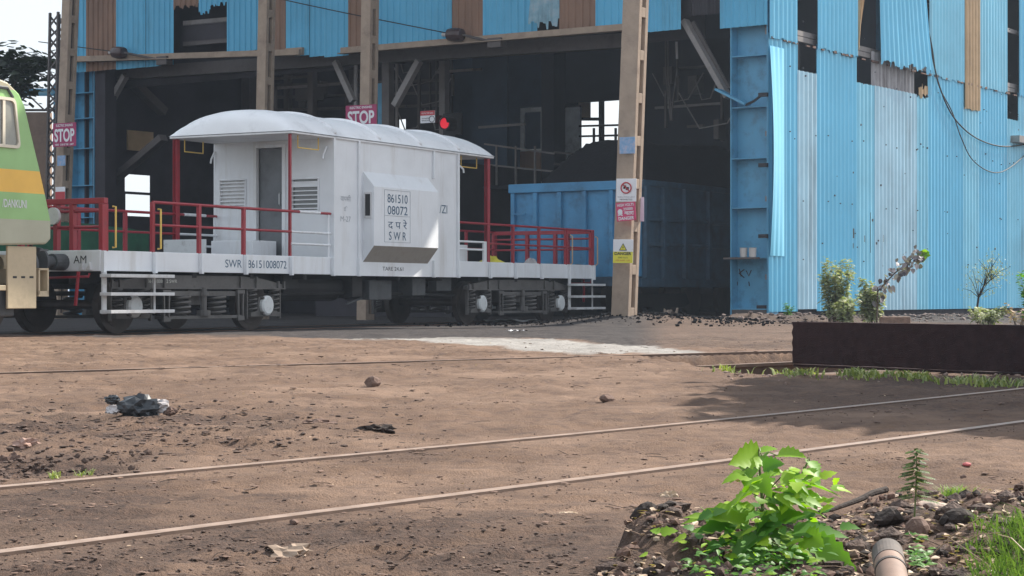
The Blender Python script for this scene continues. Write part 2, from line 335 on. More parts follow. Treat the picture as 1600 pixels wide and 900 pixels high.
def ground():
    ys = [-6, -2, 0, 1.5, 2.5, 3.2]; y = 3.8
    while y < 62: ys.append(y); y *= (1.0025 if 18 < y < 27.5 else 1.0065)
    while y < 1600: ys.append(y); y *= 1.25
    xs = list(np.arange(-8, 9.0, .045)); x = 9.1; st = .1; neg = []
    while x < 1500: xs.append(x); neg.append(-x+1.05); st *= 1.12; x += st
    xs = np.array(sorted(neg)+xs); ys = np.array(ys); X, Y = np.meshgrid(xs, ys); Z = height(X, Y)
    ny, nx = X.shape; co = np.stack([X, Y, Z], -1).reshape(-1, 3)
    idx = np.arange(nx*ny).reshape(ny, nx); q = np.stack([idx[:-1,:-1], idx[:-1,1:], idx[1:,1:], idx[1:,:-1]], -1).reshape(-1, 4)
    me = bpy.data.meshes.new('ground'); me.vertices.add(len(co)); me.vertices.foreach_set('co', co.ravel())
    me.loops.add(q.size); me.loops.foreach_set('vertex_index', q.ravel()); me.polygons.add(len(q))
    me.polygons.foreach_set('loop_start', np.arange(0, q.size, 4)); me.polygons.foreach_set('loop_total', np.full(len(q), 4)); me.polygons.foreach_set('use_smooth', np.ones(len(q), bool)); me.update()
    x, y, z = co.T; zb = gbase(x, y); ym = np.maximum(y, 1); py = HZ-(zb-CAMH)/ym*FPX; px = 800+x/ym*FPX
    wob = (fbm(x*.8, y*.8, 4)-.5)
    edge = np.interp(px, [-400, 0, 480, 620, 900, 1000, 1240, 1700], [523, 525, 527, 529, 530, 545, 546, 520])
    coal = sst(edge+2.5, edge-2.5, py+wob*9)*.97
    grey = sst(980, 1060, px)*sst(500, 512, py)                    # mid grey brown stretch near the column
    coal = coal*(1-grey*.62)
    ctop = np.interp(px, [480, 520, 640, 800, 900, 1000, 1100], [530, 529, 527, 530, 534, 541, 551])
    cbot = np.interp(px, [480, 520, 640, 800, 880, 1100], [530, 531, 532, 545, 553, 554.5])
    nC, _ = pdist(x, y, C0, C1)
    con = sst(.06, -.02, nC)*sst(-1.2, 1.2, py-ctop+wob*4)*sst(-1.2, 1.2, cbot-py+wob*4)*sst(480, 540, px)*sst(1110, 1085, px)
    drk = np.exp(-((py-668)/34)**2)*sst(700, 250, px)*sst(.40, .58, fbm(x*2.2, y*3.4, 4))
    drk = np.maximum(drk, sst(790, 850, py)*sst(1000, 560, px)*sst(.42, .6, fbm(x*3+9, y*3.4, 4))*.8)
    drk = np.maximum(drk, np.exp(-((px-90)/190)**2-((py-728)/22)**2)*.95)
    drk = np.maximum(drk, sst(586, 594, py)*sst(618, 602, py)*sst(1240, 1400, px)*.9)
    drk = np.maximum(drk, sst(588, 597, py+wob*14)*sst(668, 625, py+wob*20)*sst(1060, 1230, px+wob*90)*.62)  # deepens the tree's shadow by putting shade into the ground colour
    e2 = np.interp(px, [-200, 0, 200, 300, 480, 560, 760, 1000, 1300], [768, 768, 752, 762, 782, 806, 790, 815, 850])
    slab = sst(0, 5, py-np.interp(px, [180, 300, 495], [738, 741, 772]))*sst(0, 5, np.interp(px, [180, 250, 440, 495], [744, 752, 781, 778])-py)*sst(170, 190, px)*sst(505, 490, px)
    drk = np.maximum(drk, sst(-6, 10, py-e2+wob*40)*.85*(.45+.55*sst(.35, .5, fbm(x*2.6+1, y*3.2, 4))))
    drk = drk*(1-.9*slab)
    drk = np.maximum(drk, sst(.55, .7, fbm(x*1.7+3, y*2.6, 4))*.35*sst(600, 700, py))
    hp = bankmask(x, y)
    drk = np.maximum(drk, hp*.5)
    for n_, v in (('coal', coal), ('concrete', con), ('dirt_and_shade', drk)):
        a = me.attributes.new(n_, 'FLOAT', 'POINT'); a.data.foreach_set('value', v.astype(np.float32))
    m = bpy.data.materials.new('yard_dirt'); m.use_nodes = True; n = m.node_tree; L = n.links.new; b = n.nodes['Principled BSDF']
    b.inputs['Roughness'].default_value = .92; b.inputs['Specular IOR Level'].default_value = .2
    tc = n.nodes.new('ShaderNodeTexCoord')
    def noise(sc, det=8, ro=.6, stretch=None):
        t = n.nodes.new('ShaderNodeTexNoise'); t.inputs['Scale'].default_value = sc; t.inputs['Detail'].default_value = det; t.inputs['Roughness'].default_value = ro
        src = tc.outputs['Object']
        if stretch:
            mp = n.nodes.new('ShaderNodeMapping'); mp.inputs['Scale'].default_value = stretch; L(src, mp.inputs[0]); src = mp.outputs[0]
        L(src, t.inputs['Vector']); return t.outputs[0]
    def ramp(v, a, b_):
        r = n.nodes.new('ShaderNodeMapRange'); r.inputs[1].default_value = a; r.inputs[2].default_value = b_; L(v, r.inputs[0]); return r.outputs[0]
    def mix(f, a, c):
        x_ = n.nodes.new('ShaderNodeMix'); x_.data_type = 'RGBA'
        if isinstance(f, float): x_.inputs[0].default_value = f
        else: L(f, x_.inputs[0])
        for i, s_ in ((6, a), (7, c)):
            if isinstance(s_, tuple): x_.inputs[i].default_value = (*s_, 1)
            else: L(s_, x_.inputs[i])
        return x_.outputs[2]
    def attr(k):
        a = n.nodes.new('ShaderNodeAttribute'); a.attribute_name = k; return a.outputs['Fac']
    def math_(op, a, c):
        q_ = n.nodes.new('ShaderNodeMath'); q_.operation = op; q_.use_clamp = op in ('ADD', 'MULTIPLY')
        for i, s_ in ((0, a), (1, c)):
            if isinstance(s_, float): q_.inputs[i].default_value = s_
            else: L(s_, q_.inputs[i])
        return q_.outputs[0]
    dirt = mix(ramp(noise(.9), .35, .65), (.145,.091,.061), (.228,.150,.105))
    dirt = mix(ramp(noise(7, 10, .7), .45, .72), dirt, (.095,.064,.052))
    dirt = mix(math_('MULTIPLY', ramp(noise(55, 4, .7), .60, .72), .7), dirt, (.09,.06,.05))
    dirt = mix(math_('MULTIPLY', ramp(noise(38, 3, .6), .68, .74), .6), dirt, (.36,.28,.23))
    dk = math_('MULTIPLY', attr('dirt_and_shade'), ramp(noise(5, 6, .65), .22, .45))
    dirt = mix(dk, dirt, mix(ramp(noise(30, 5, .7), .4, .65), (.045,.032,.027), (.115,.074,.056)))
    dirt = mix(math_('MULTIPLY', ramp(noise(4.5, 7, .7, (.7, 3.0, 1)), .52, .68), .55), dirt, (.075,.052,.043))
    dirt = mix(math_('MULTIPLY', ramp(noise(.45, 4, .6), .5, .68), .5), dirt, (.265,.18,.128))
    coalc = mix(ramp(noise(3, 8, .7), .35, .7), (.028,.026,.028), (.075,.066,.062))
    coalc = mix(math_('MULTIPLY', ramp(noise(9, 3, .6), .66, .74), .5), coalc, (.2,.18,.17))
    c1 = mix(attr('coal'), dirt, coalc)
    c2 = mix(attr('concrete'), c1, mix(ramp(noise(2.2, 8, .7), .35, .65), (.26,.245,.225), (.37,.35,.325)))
    L(c2, b.inputs['Base Color'])
    h1 = math_('MULTIPLY', mix(.45, noise(24, 8, .7), noise(8, 9, .75, (1, 1.6, 1))), .75); h2 = math_('MULTIPLY', noise(90, 4, .6), .4)
    hh = n.nodes.new('ShaderNodeMath'); hh.operation = 'ADD'; L(h1, hh.inputs[0]); L(h2, hh.inputs[1])
    bp = n.nodes.new('ShaderNodeBump'); bp.inputs['Strength'].default_value = 1.0; bp.inputs['Distance'].default_value = .035; L(hh.outputs[0], bp.inputs['Height']); L(bp.outputs[0], b.inputs['Normal'])
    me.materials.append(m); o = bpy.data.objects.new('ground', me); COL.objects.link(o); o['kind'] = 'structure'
ground()

# ------------------------------------------------------------------ rails of the yard
def rail_mb(mb, pts, head=.067, drop=0, hgt=.14):
    prof = [(-head/2,0),(head/2,0),(head/2,-.03),(.009,-.045),(.009,-hgt+.02),(.065,-hgt),(-.065,-hgt),(-.009,-hgt+.02),(-.009,-.045),(-head/2,-.03)]
    n = len(prof); vs = []; fs = []; mi_ = []
    for i, p in enumerate(pts):
        d = (pts[min(i+1, len(pts)-1)]-pts[max(i-1, 0)]); a = Vector((d.y, -d.x, 0)).normalized()
        for u, z in prof: vs.append(p+a*u+Vector((0, 0, z)))
    for i in range(len(pts)-1):
        for k in range(n): k2 = (k+1) % n; fs.append((i*n+k2, i*n+k, (i+1)*n+k, (i+1)*n+k2)); mi_.append(0 if k == 0 else 1)
    fs += [tuple(range(n)), tuple(reversed([(len(pts)-1)*n+k for k in range(n)]))]
    mb.add(vs, fs); mb.mi[-len(fs):] = mi_+[1, 1]
def rail(P, Q, e0, e1, up=.012, wob=0, name='rail', label='', rot=RAILM, parent=None):
    d = (Q-P); d.z = 0; L_ = d.length; d.normalize(); pts = []; t = -e0
    while t < L_+e1:
        p = P+d*t; pts.append(Vector((p.x, p.y, float(gbase(p.x, p.y))+up))); t += 1.5
    p = P+d*(L_+e1); pts.append(Vector((p.x, p.y, float(gbase(p.x, p.y))+up)))
    mb = MB(); rail_mb(mb, pts)
    return mb.build('rail', [rot, RAILS], parent)
tr = empty('railway_track', (0, 8, 0), 0, 'worn railway track embedded flush in the brown dirt across the foreground', 'railway track')
for P, Q, e1 in ((A0, A1, 25), (B0, B1, 28)):
    o = rail(P, Q, 12, e1, .014, parent=tr); o.location = (0, -8, 0)
t2 = empty('railway_track', (0, 22, .1), 0, 'middle track buried in dirt at left and exposed in weeds beside the rusty girder', 'railway track')
for P, Q, e0, e1, u in ((C0, C1, 8, 9, .012), (gp(1090, 573), D1, 0, 9, .008)):
    o = rail(P, Q, e0, e1, u, parent=t2); o.location = (0, -22, -.1)
t3 = empty('railway_track', VF.world(8, 1.3), 0, 'dark track under the white brake van leading into the shed', 'railway track')
b3 = t3.location.copy()
for w, w2 in ((.49, .98), (2.16, 2.65)):
    mb = MB(); pts = [VF.world(s_, w, Z0) for s_ in (-32, -20, -10, 0, 10, 17)]+[WF.world(s_, w2, Z0) for s_ in (3, 12, 24, 40)]
    rail_mb(mb, pts); o = mb.build('rail', [RUST, RUST], t3); o.location = -b3

# ------------------------------------------------------------------ brake van
van = empty('brake_van', VF.world(8.65, 1.325, Z0), VF.rz, 'white railway brake van with arched roof, red handrails and open end platforms', 'brake van')
VO = (-8.65, -1.325, 0)
LN, WD = 17.3, 2.65
def vs_(px, w=0): return VF.a_at(px, w)
def vz(px, py, w=0): a, z = VF.az(px, py, w); return z-Z0
def P(mb, name, m, smooth=False, bevel=0, parent=van): return mb.build(name, m, parent, smooth, bevel, VO if parent is van else None)
mb = MB()
for w0, w1 in ((0, .07), (WD-.07, WD)): mb.box(0, LN, w0, w1, .99, 1.31)
mb.box(-.03, 0, -.002, WD+.002, .985, 1.315); mb.box(LN, LN+.03, -.002, WD+.002, .985, 1.315)
P(mb, 'solebar', WHITE, bevel=.008)
mb = MB(); mb.box(.02, LN-.02, .09, WD-.09, 1.22, 1.30); P(mb, 'deck', GREYD)
mb = MB()
for w in (.6, 1.9): mb.box(.1, LN-.1, w, w+.15, .8, 1.2)
for s_ in np.arange(.8, 17, 1.6): mb.box(s_, s_+.1, .1, WD-.1, .9, 1.2)
P(mb, 'underframe', BLACK)
ribs = [.02, 1.26, 2.46, 3.69, 5.04, 6.36, 7.22, 9.95, 10.93, 12.27, 13.4, 14.6, 15.95, 17.2]
for s_ in ribs:
    for w0, w1 in ((-.07, -.002), (WD+.002, WD+.07)):
        mb = MB(); mb.box(s_-.03, s_+.03, w0, w1, .965, 1.305); P(mb, 'solebar_rib', WHITE, bevel=.006)
BS0, BS1, ET = 6.36, 10.95, 3.53
mb = MB(); mb.wall('y', -.012, .03, BS0, BS1, .975, ET, []); P(mb, 'side_wall', WHITE)
mb = MB(); mb.wall('y', WD-.03, WD+.012, BS0, BS1, .975, ET, []); P(mb, 'side_wall', WHITE)
for s_, z0, z1 in ((6.38, .97, 3.5), (7.22, .97, 3.5), (9.95, 2.95, 3.5), (9.95, .97, 1.25), (10.92, .97, 3.5)):
    for w0, w1 in ((-.06, -.0125), (WD+.0125, WD+.06)):
        mb = MB(); mb.box(s_-.025, s_+.025, w0, w1, z0, z1); P(mb, 'wall_stiffener', WHITE, bevel=.006)
# end wall towards the camera: door and two louvred windows
def ew(px, py): w, z = VF.wz(px, py, BS0); return w, z-Z0
dw1, dz1 = ew(402, 232); dw0 = ew(442, 232)[0]
a1, az1 = ew(345, 283); a0, az0 = ew(383, 322)
b1_, bz1 = ew(457, 281); b0_, bz0 = ew(497, 328)
holes = [(dw0, dw1, 1.31, dz1), (a0, a1, az0, az1), (b0_, b1_, bz0, bz1)]
mb = MB(); mb.wall('x', BS0, BS0+.05, .03, WD-.03, 1.0, ET, holes); P(mb, 'end_wall', WHITE)
mb = MB(); mb.wall('x', BS1-.05, BS1, .03, WD-.03, 1.0, ET, [(.9, 1.6, 1.31, 3.2)]); P(mb, 'end_wall', WHITE)
mb = MB(); mb.box(BS0+.06, BS0+.09, dw0+.01, dw1-.01, 1.32, dz1-.01); d_ = P(mb, 'door', mat('grey_door_paint', (.13,.14,.15), .5, var=.2, dirt=(.06,.06,.06), damt=.5, dscale=2), bevel=.004)
hm = MB(); hm.tube([(BS0+.06, dw0+.12, 2.3), (BS0+.02, dw0+.1, 2.32), (BS0+.02, dw0+.1, 2.5), (BS0+.06, dw0+.12, 2.52)], .012); hm.build('handle', COVER, d_)
mb = MB(); fw = .07
mb.box(BS0-.04, BS0-.002, dw1, dw1+fw, 1.31, dz1+fw); mb.box(BS0-.04, BS0-.002, dw0-fw, dw0, 1.31, dz1+fw); mb.box(BS0-.04, BS0-.002, dw0, dw1, dz1, dz1+fw); P(mb, 'door_frame', WHITE, bevel=.006)
mb = MB(); mb.box(BS1-.09, BS1-.06, .91, 1.59, 1.32, 3.19); P(mb, 'door', MATS['grey_door_paint'])
for (w0, w1, z0, z1, gm) in ((a0, a1, az0, az1, WHITED), (b0_, b1_, bz0, bz1, BLACK)):
    mb = MB(); t = .03
    mb.box(BS0-.03, BS0-.002, w0-t, w1+t, z1, z1+t); mb.box(BS0-.03, BS0-.002, w0-t, w1+t, z0-t, z0); mb.box(BS0-.03, BS0-.002, w0-t, w0, z0, z1); mb.box(BS0-.03, BS0-.002, w1, w1+t, z0, z1)
    wn = P(mb, 'window', WHITE, bevel=.01)
    g_ = MB(); g_.box(BS0+.03, BS0+.045, w0, w1, z0, z1); g_.build('pane', GLASS if gm is BLACK else WHITED, wn)
    l_ = MB(); n_ = 7
    for k in range(n_):
        z = z0+(z1-z0)*(k+.4)/n_; l_.bar((BS0-.015, w0, z), (BS0-.015, w1, z), .012, .022)
    if gm is BLACK: l_.box(BS0-.012, BS0+.01, w0, w1, z1-.14, z1-.05)
    l_.build('louvre', WHITE, wn)
# lookout box bulging from the near side
pr = .25; ls0 = 7.39; ls1 = VF.a_at(684, -pr)
zt, zf, zb, zw = 2.95, 2.66, 1.545, 1.24
for sgn in (-1, 1):
    y_ = (lambda v: -v-.0125) if sgn < 0 else (lambda v: WD+.0125+v)
    q = [(y_(0), zt), (y_(pr), zf), (y_(pr), zb), (y_(0), zw)]
    mb = MB(); n0 = len(mb.v)
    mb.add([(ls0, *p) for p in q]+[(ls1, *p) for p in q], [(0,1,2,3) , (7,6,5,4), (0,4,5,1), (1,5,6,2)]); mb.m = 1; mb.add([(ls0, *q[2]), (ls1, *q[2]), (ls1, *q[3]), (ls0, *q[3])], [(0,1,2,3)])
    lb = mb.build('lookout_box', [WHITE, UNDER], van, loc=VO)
    g_ = MB(); g_.box(ls0-.02, ls0-.002, min(y_(.04), y_(.20)), max(y_(.04), y_(.20)), 2.07, 2.56)
    fr = g_.build('vent', WHITED, lb)
    g_ = MB()
    g_.box(ls0-.024, ls0-.021, min(y_(.065), y_(.175)), max(y_(.065), y_(.175)), 2.11, 2.52); g_.build('vent_mesh', BLACK, lb)
    if sgn < 0:
        g_ = MB(); g_.wall('y', -pr-.018, -pr-.013, 7.75, 8.68, 1.62, 2.62, [(7.757, 8.673, 1.627, 2.124), (7.757, 8.673, 2.131, 2.613)]); g_.build('plate_border', FADED, lb)
        yy = -pr-.0165
        for tx, z, h, wdt in (('861510', 2.46, .165, .72), ('08072', 2.235, .165, .72), ('द प रे', 1.97, .19, .68), ('S W R', 1.745, .16, .62)):
            text(tx, 'lettering', NAVY, lb, (8.22, yy, z), h, (1,0,0), wdt)
yy = -.0155
text('TARE 24.61', 'lettering', INK, van, (8.45+VO[0], yy+VO[1], 1.12), .075, (1,0,0), .75)
text('/Zl', 'lettering', NAVY, van, (10.36+VO[0], yy+VO[1], 2.35), .17, (1,0,0), .30)
for tx, z, h, wdt in (('वापसी', 2.42, .12, .34), ('दि', 2.22, .1, .12), ('M-27', 2.03, .1, .34)):
    text(tx, 'lettering', FADED, van, (6.8+VO[0], yy+VO[1], z), h, (1,0,0), wdt)
text('SWR', 'lettering', NAVY, van, (3.38+VO[0], -.003+VO[1], 1.15), .135, (1,0,0), .46)
text('86151008072', 'lettering', NAVY, van, (4.36+VO[0], -.003+VO[1], 1.15), .135, (1,0,0), 1.14)
text('AM', 'lettering', INK, van, (-.033+VO[0], .40+VO[1], 1.17), .12, (0,-1,0), .26)
# roof
RS0, RS1 = 5.0, 12.42; ez = 3.545; rise = .47
def arc(t, k=1): return ez+rise*k*(1-abs(t)**2.5)**.78 if abs(t) < 1 else ez
mb = MB(); secs = [(RS0, .0), (RS0+.03, .40), (RS0+.09, .68), (RS0+.2, .88), (RS0+.36, .97), (RS0+.55, 1.0)]
secs += [(s_, 1.0) for s_ in np.linspace(6.4, 11.0, 6)]+[(RS1-.55, 1.0), (RS1-.36, .97), (RS1-.2, .88), (RS1-.09, .68), (RS1-.03, .40), (RS1, 0)]
n_ = 24; vs2 = []; fs2 = []
for s_, k in secs:
    for j in range(n_+1):
        t = -1+2*j/n_; vs2.append((s_, WD/2+t*(WD/2+.07), arc(t, k)))
for i in range(len(secs)-1):
    for j in range(n_): a = i*(n_+1)+j; fs2.append((a, a+n_+1, a+n_+2, a+1))
mb.add(vs2, fs2); rf = P(mb, 'roof', WHITE2, smooth=True)
mb = MB(); mb.box(RS0+.02, RS1-.02, -.05, WD+.05, ez-.045, ez-.005); mb.build('roof_edge', WHITE2, rf, bevel=.01)
for s_ in (6.42, 7.95, 9.45, 10.95):
    m2 = MB(); m2.tube([(s_, WD/2+t*(WD/2+.06), arc(t)+.008) for t in np.linspace(-.985, .985, 25)], .035, 8); m2.build('roof_seam', WHITE2, rf, smooth=True)
# canopy posts, handles
for s_ in (5.1, 12.27):
    for w in (.045, WD-.045):
        k_ = .022 if (s_ < 6 and w < 1) else .055
        mb = MB(); mb.box(s_-k_, s_+k_, w-.03*k_/.055-.012, w-.03*k_/.055, 1.3, ez-.05); mb.box(s_-k_, s_+k_, w+.03*k_/.055, w+.03*k_/.055+.012, 1.3, ez-.05); mb.box(s_-.008, s_+.008, w-.03*k_/.055, w+.03*k_/.055, 1.3, ez-.05); P(mb, 'canopy_post', RED, bevel=.003)
for s0, s1, w in ((5.45, 6.1, .12), (11.3, 11.95, .12), (5.25, 5.8, WD-.12)):
    mb = MB(); mb.tube([(s0, w, ez-.05), (s0, w, ez-.27), (s1, w, ez-.27), (s1, w, ez-.05)], .013, 6); P(mb, 'yellow_grab_rail', YEL)
# railings
def rail_tube(p, q, m=RED, r=.025): mb = MB(); mb.tube([p, q], r, 8); P(mb, 'handrail', m, smooth=False)
def post(s_, w, z1=2.11, m=RED, t=.035): mb = MB(); mb.box(s_-t, s_+t, w-t*.8, w+t*.8, 1.3, z1); P(mb, 'railing_post', m, bevel=.004)
for w in (0.02, WD-.02):
    rail_tube((1.26, w, 2.11), (6.34, w, 2.11)); rail_tube((1.26, w, 1.745), (5.1, w, 1.745), RED, .022)
    rail_tube((5.1, w, 1.745), (6.34, w, 1.745), WHITE, .022); rail_tube((5.1, w, 1.53), (6.34, w, 1.53), WHITE, .022)
    for s_ in (1.26, 2.46, 3.69): post(s_, w)
    post(6.28, w, 2.1, WHITE, .02)
    rail_tube((5.35, w-.002, 2.113), (6.0, w-.002, 2.113), WHITE, .028)
    rail_tube((10.95, w, 2.11), (17.15, w, 2.11)); rail_tube((12.27, w, 1.70), (17.15, w, 1.70), RED, .022)
    for z in (1.72, 1.56): rail_tube((10.95, w, z), (12.1, w, z), WHITE, .022)
    mb = MB(); mb.box(12.05, 12.17, w-.02, w+.02, 1.3, 1.74); P(mb, 'railing_post', WHITE)
    for s_ in (13.35, 14.55, 15.85, 17.15): post(s_, w)
for s_ in (.09, 17.2):
    mb = MB(); mb.box(s_-.05, s_+.05, -.02, WD+.02, 2.04, 2.13); P(mb, 'end_top_rail', RED, bevel=.006)
    for z in (1.93, 1.68): rail_tube((s_, .02, z), (s_, WD-.02, z))
    for w in (.0, .62, .95, 1.7, WD-.05):
        mb = MB(); t = .07 if w in (0., WD-.05) else .045
        mb.box(s_-t, s_+t, w-.01, w+.07, 1.3, 2.04); P(mb, 'end_railing_post', RED, bevel=.005)
for s_ in (.26, 1.36, 16.02, 17.32):
    mb = MB(); mb.tube([(s_, -.01, 1.36), (s_, -.07, 1.36), (s_, -.07, 2.0), (s_, -.01, 2.0)] if s_ < 10 else [(s_, -.01, 1.3), (s_, -.07, 1.34), (s_, -.07, 1.95), (s_, -.01, 1.98)], .016, 6); P(mb, 'grab_handle', YEL if s_ < 10 else CREAM)
mb = MB(); mb.tube([(-.02, .98, 1.86), (.03, .98, 1.86)], .135, 24); P(mb, 'tail_disc', WHITED)
mb = MB(); mb.tube([(14.2, WD-.1, 1.72), (14.2, WD-.05, 1.72)], .2, 24)
mb.v = [(p[0] if 1 else 0, p[1], p[2]) for p in mb.v]; mb2 = MB(); mb2.tube([(14.3, WD-.12, 1.74), (14.33, WD-.16, 1.74)], .22, 24); P(mb2, 'tail_board', RED)
# lockers on the left platform
mb = MB(); mb.box(5.55, 6.3, 1.2, 2.15, 1.305, 1.62); P(mb, 'platform_locker', WHITE, bevel=.012)
mb = MB(); mb.box(4.6, 4.64, 1.55, 2.5, 1.305, 1.62); P(mb, 'splash_plate', COVER, bevel=.004)
mb = MB(); mb.box(11.0, 11.8, .25, 1.2, 1.305, 1.66); P(mb, 'platform_locker', WHITE, bevel=.012)
# lamp bracket
for w in (.1, WD+.02): mb = MB(); mb.tube([(BS0-.02, w, 3.35), (BS0-.1, w+.02, 3.2), (BS0-.12, w+.02, 3.12)], .02, 6); P(mb, 'lamp_bracket', WHITE)
mb = MB(); mb.tube([(10.97, -.02, 3.28), (11.1, -.05, 3.2), (11.12, -.05, 3.13)], .02, 6); P(mb, 'lamp_bracket', WHITE)
# steps
for s0, s1, zz in ((.05, 1.26, (.92, .635, .36)), (15.98, 17.15, (.85, .58, .31))):
    for w_, sg in ((0, -1), (WD, 1)):
        for s_ in (s0, s1):
            mb = MB(); a, b2 = sorted((w_+sg*.0, w_+sg*.03)); mb.box(s_-.05 if s_ == s0 else s_-.02, s_+.05 if s_ == s0 else s_+.02, a, b2, zz[2]-.04, .985); P(mb, 'step_hanger', WHITED, bevel=.004)
        for z in zz:
            mb = MB(); a, b2 = sorted((w_+sg*.03, w_+sg*.26)); mb.box(s0-.12, s1+.22, a, b2, z-.03, z+.022); P(mb, 'step_tread', WHITED, bevel=.005)
# buffers, coupler, hoses, gussets
for s_, sg in ((0, -1), (LN, 1)):
    for w in (.74, WD-.74):
        mb = MB(); mb.tube([(s_+sg*.03, w, 1.13), (s_+sg*.3, w, 1.13)], .13, 16); mb.tube([(s_+sg*.3, w, 1.13), (s_+sg*.58, w, 1.13)], .09, 16); mb.tube([(s_+sg*.58, w, 1.13), (s_+sg*.62, w, 1.13)], .22, 24)
        P(mb, 'buffer', GREYD, smooth=False)
    mb = MB(); mb.box(min(s_, s_+sg*.6), max(s_, s_+sg*.6), WD/2-.12, WD/2+.12, .95, 1.2); P(mb, 'coupler', BLACK, bevel=.03)
    mb = MB(); mb.tube([(s_+sg*.1, .15, .95), (s_+sg*.12, .15, .9), (s_+sg*.12, 1.1, .88)], .02, 6); P(mb, 'uncoupling_rod', RED)
    mb = MB(); mb.tube([(s_+sg*.12, .35, .98), (s_+sg*.15, .35, .75), (s_+sg*.17, .37, .45)], .03, 6); P(mb, 'brake_hose', RED)
for w in (.15, .3, .75): mb = MB(); mb.prism([(w, 1.0), (w+.1, 1.0), (w+.02, 1.12)], 'x', -.08, -.035); P(mb, 'gusset', WHITED)
# tank and brake gear
mb = MB(); mb.tube([(5.6, .8, .78), (7.5, .8, .78)], .28, 20); P(mb, 'air_tank', BLACK)
mb = MB(); mb.box(8.1, 8.9, .3, .9, .52, .9); mb.bar((7.6, .5, .45), (8.4, .45, .62), .05, .04); P(mb, 'brake_gear', GREYD, bevel=.01)
mb = MB(); mb.box(9.3, 10.6, .9, 1.6, .55, .92); P(mb, 'battery_box', BLACK, bevel=.01)
for i_, (x, w, l_, d_, z0, z1) in enumerate(((6.0, 1.7, 1.2, .5, .5, .95), (8.95, 1.0, .5, .9, .55, .97), (9.6, .25, .5, .35, .6, .95), (7.5, .3, .35, .3, .58, .97), (10.7, .35, .6, .2, .7, .97), (5.3, .35, .5, .2, .72, .97))):
    mb = MB(); mb.box(x, x+l_, w, w+d_, z0, z1); P(mb, 'equipment_box', BLACK if i_ % 2 else GREYD, bevel=.012)
mb = MB()
for w in (.5, 1.3, 2.1): mb.tube([(4.6, w, .62), (8, w, .66), (12.2, w, .6)], .025, 6)
P(mb, 'brake_rodding', BLACK)
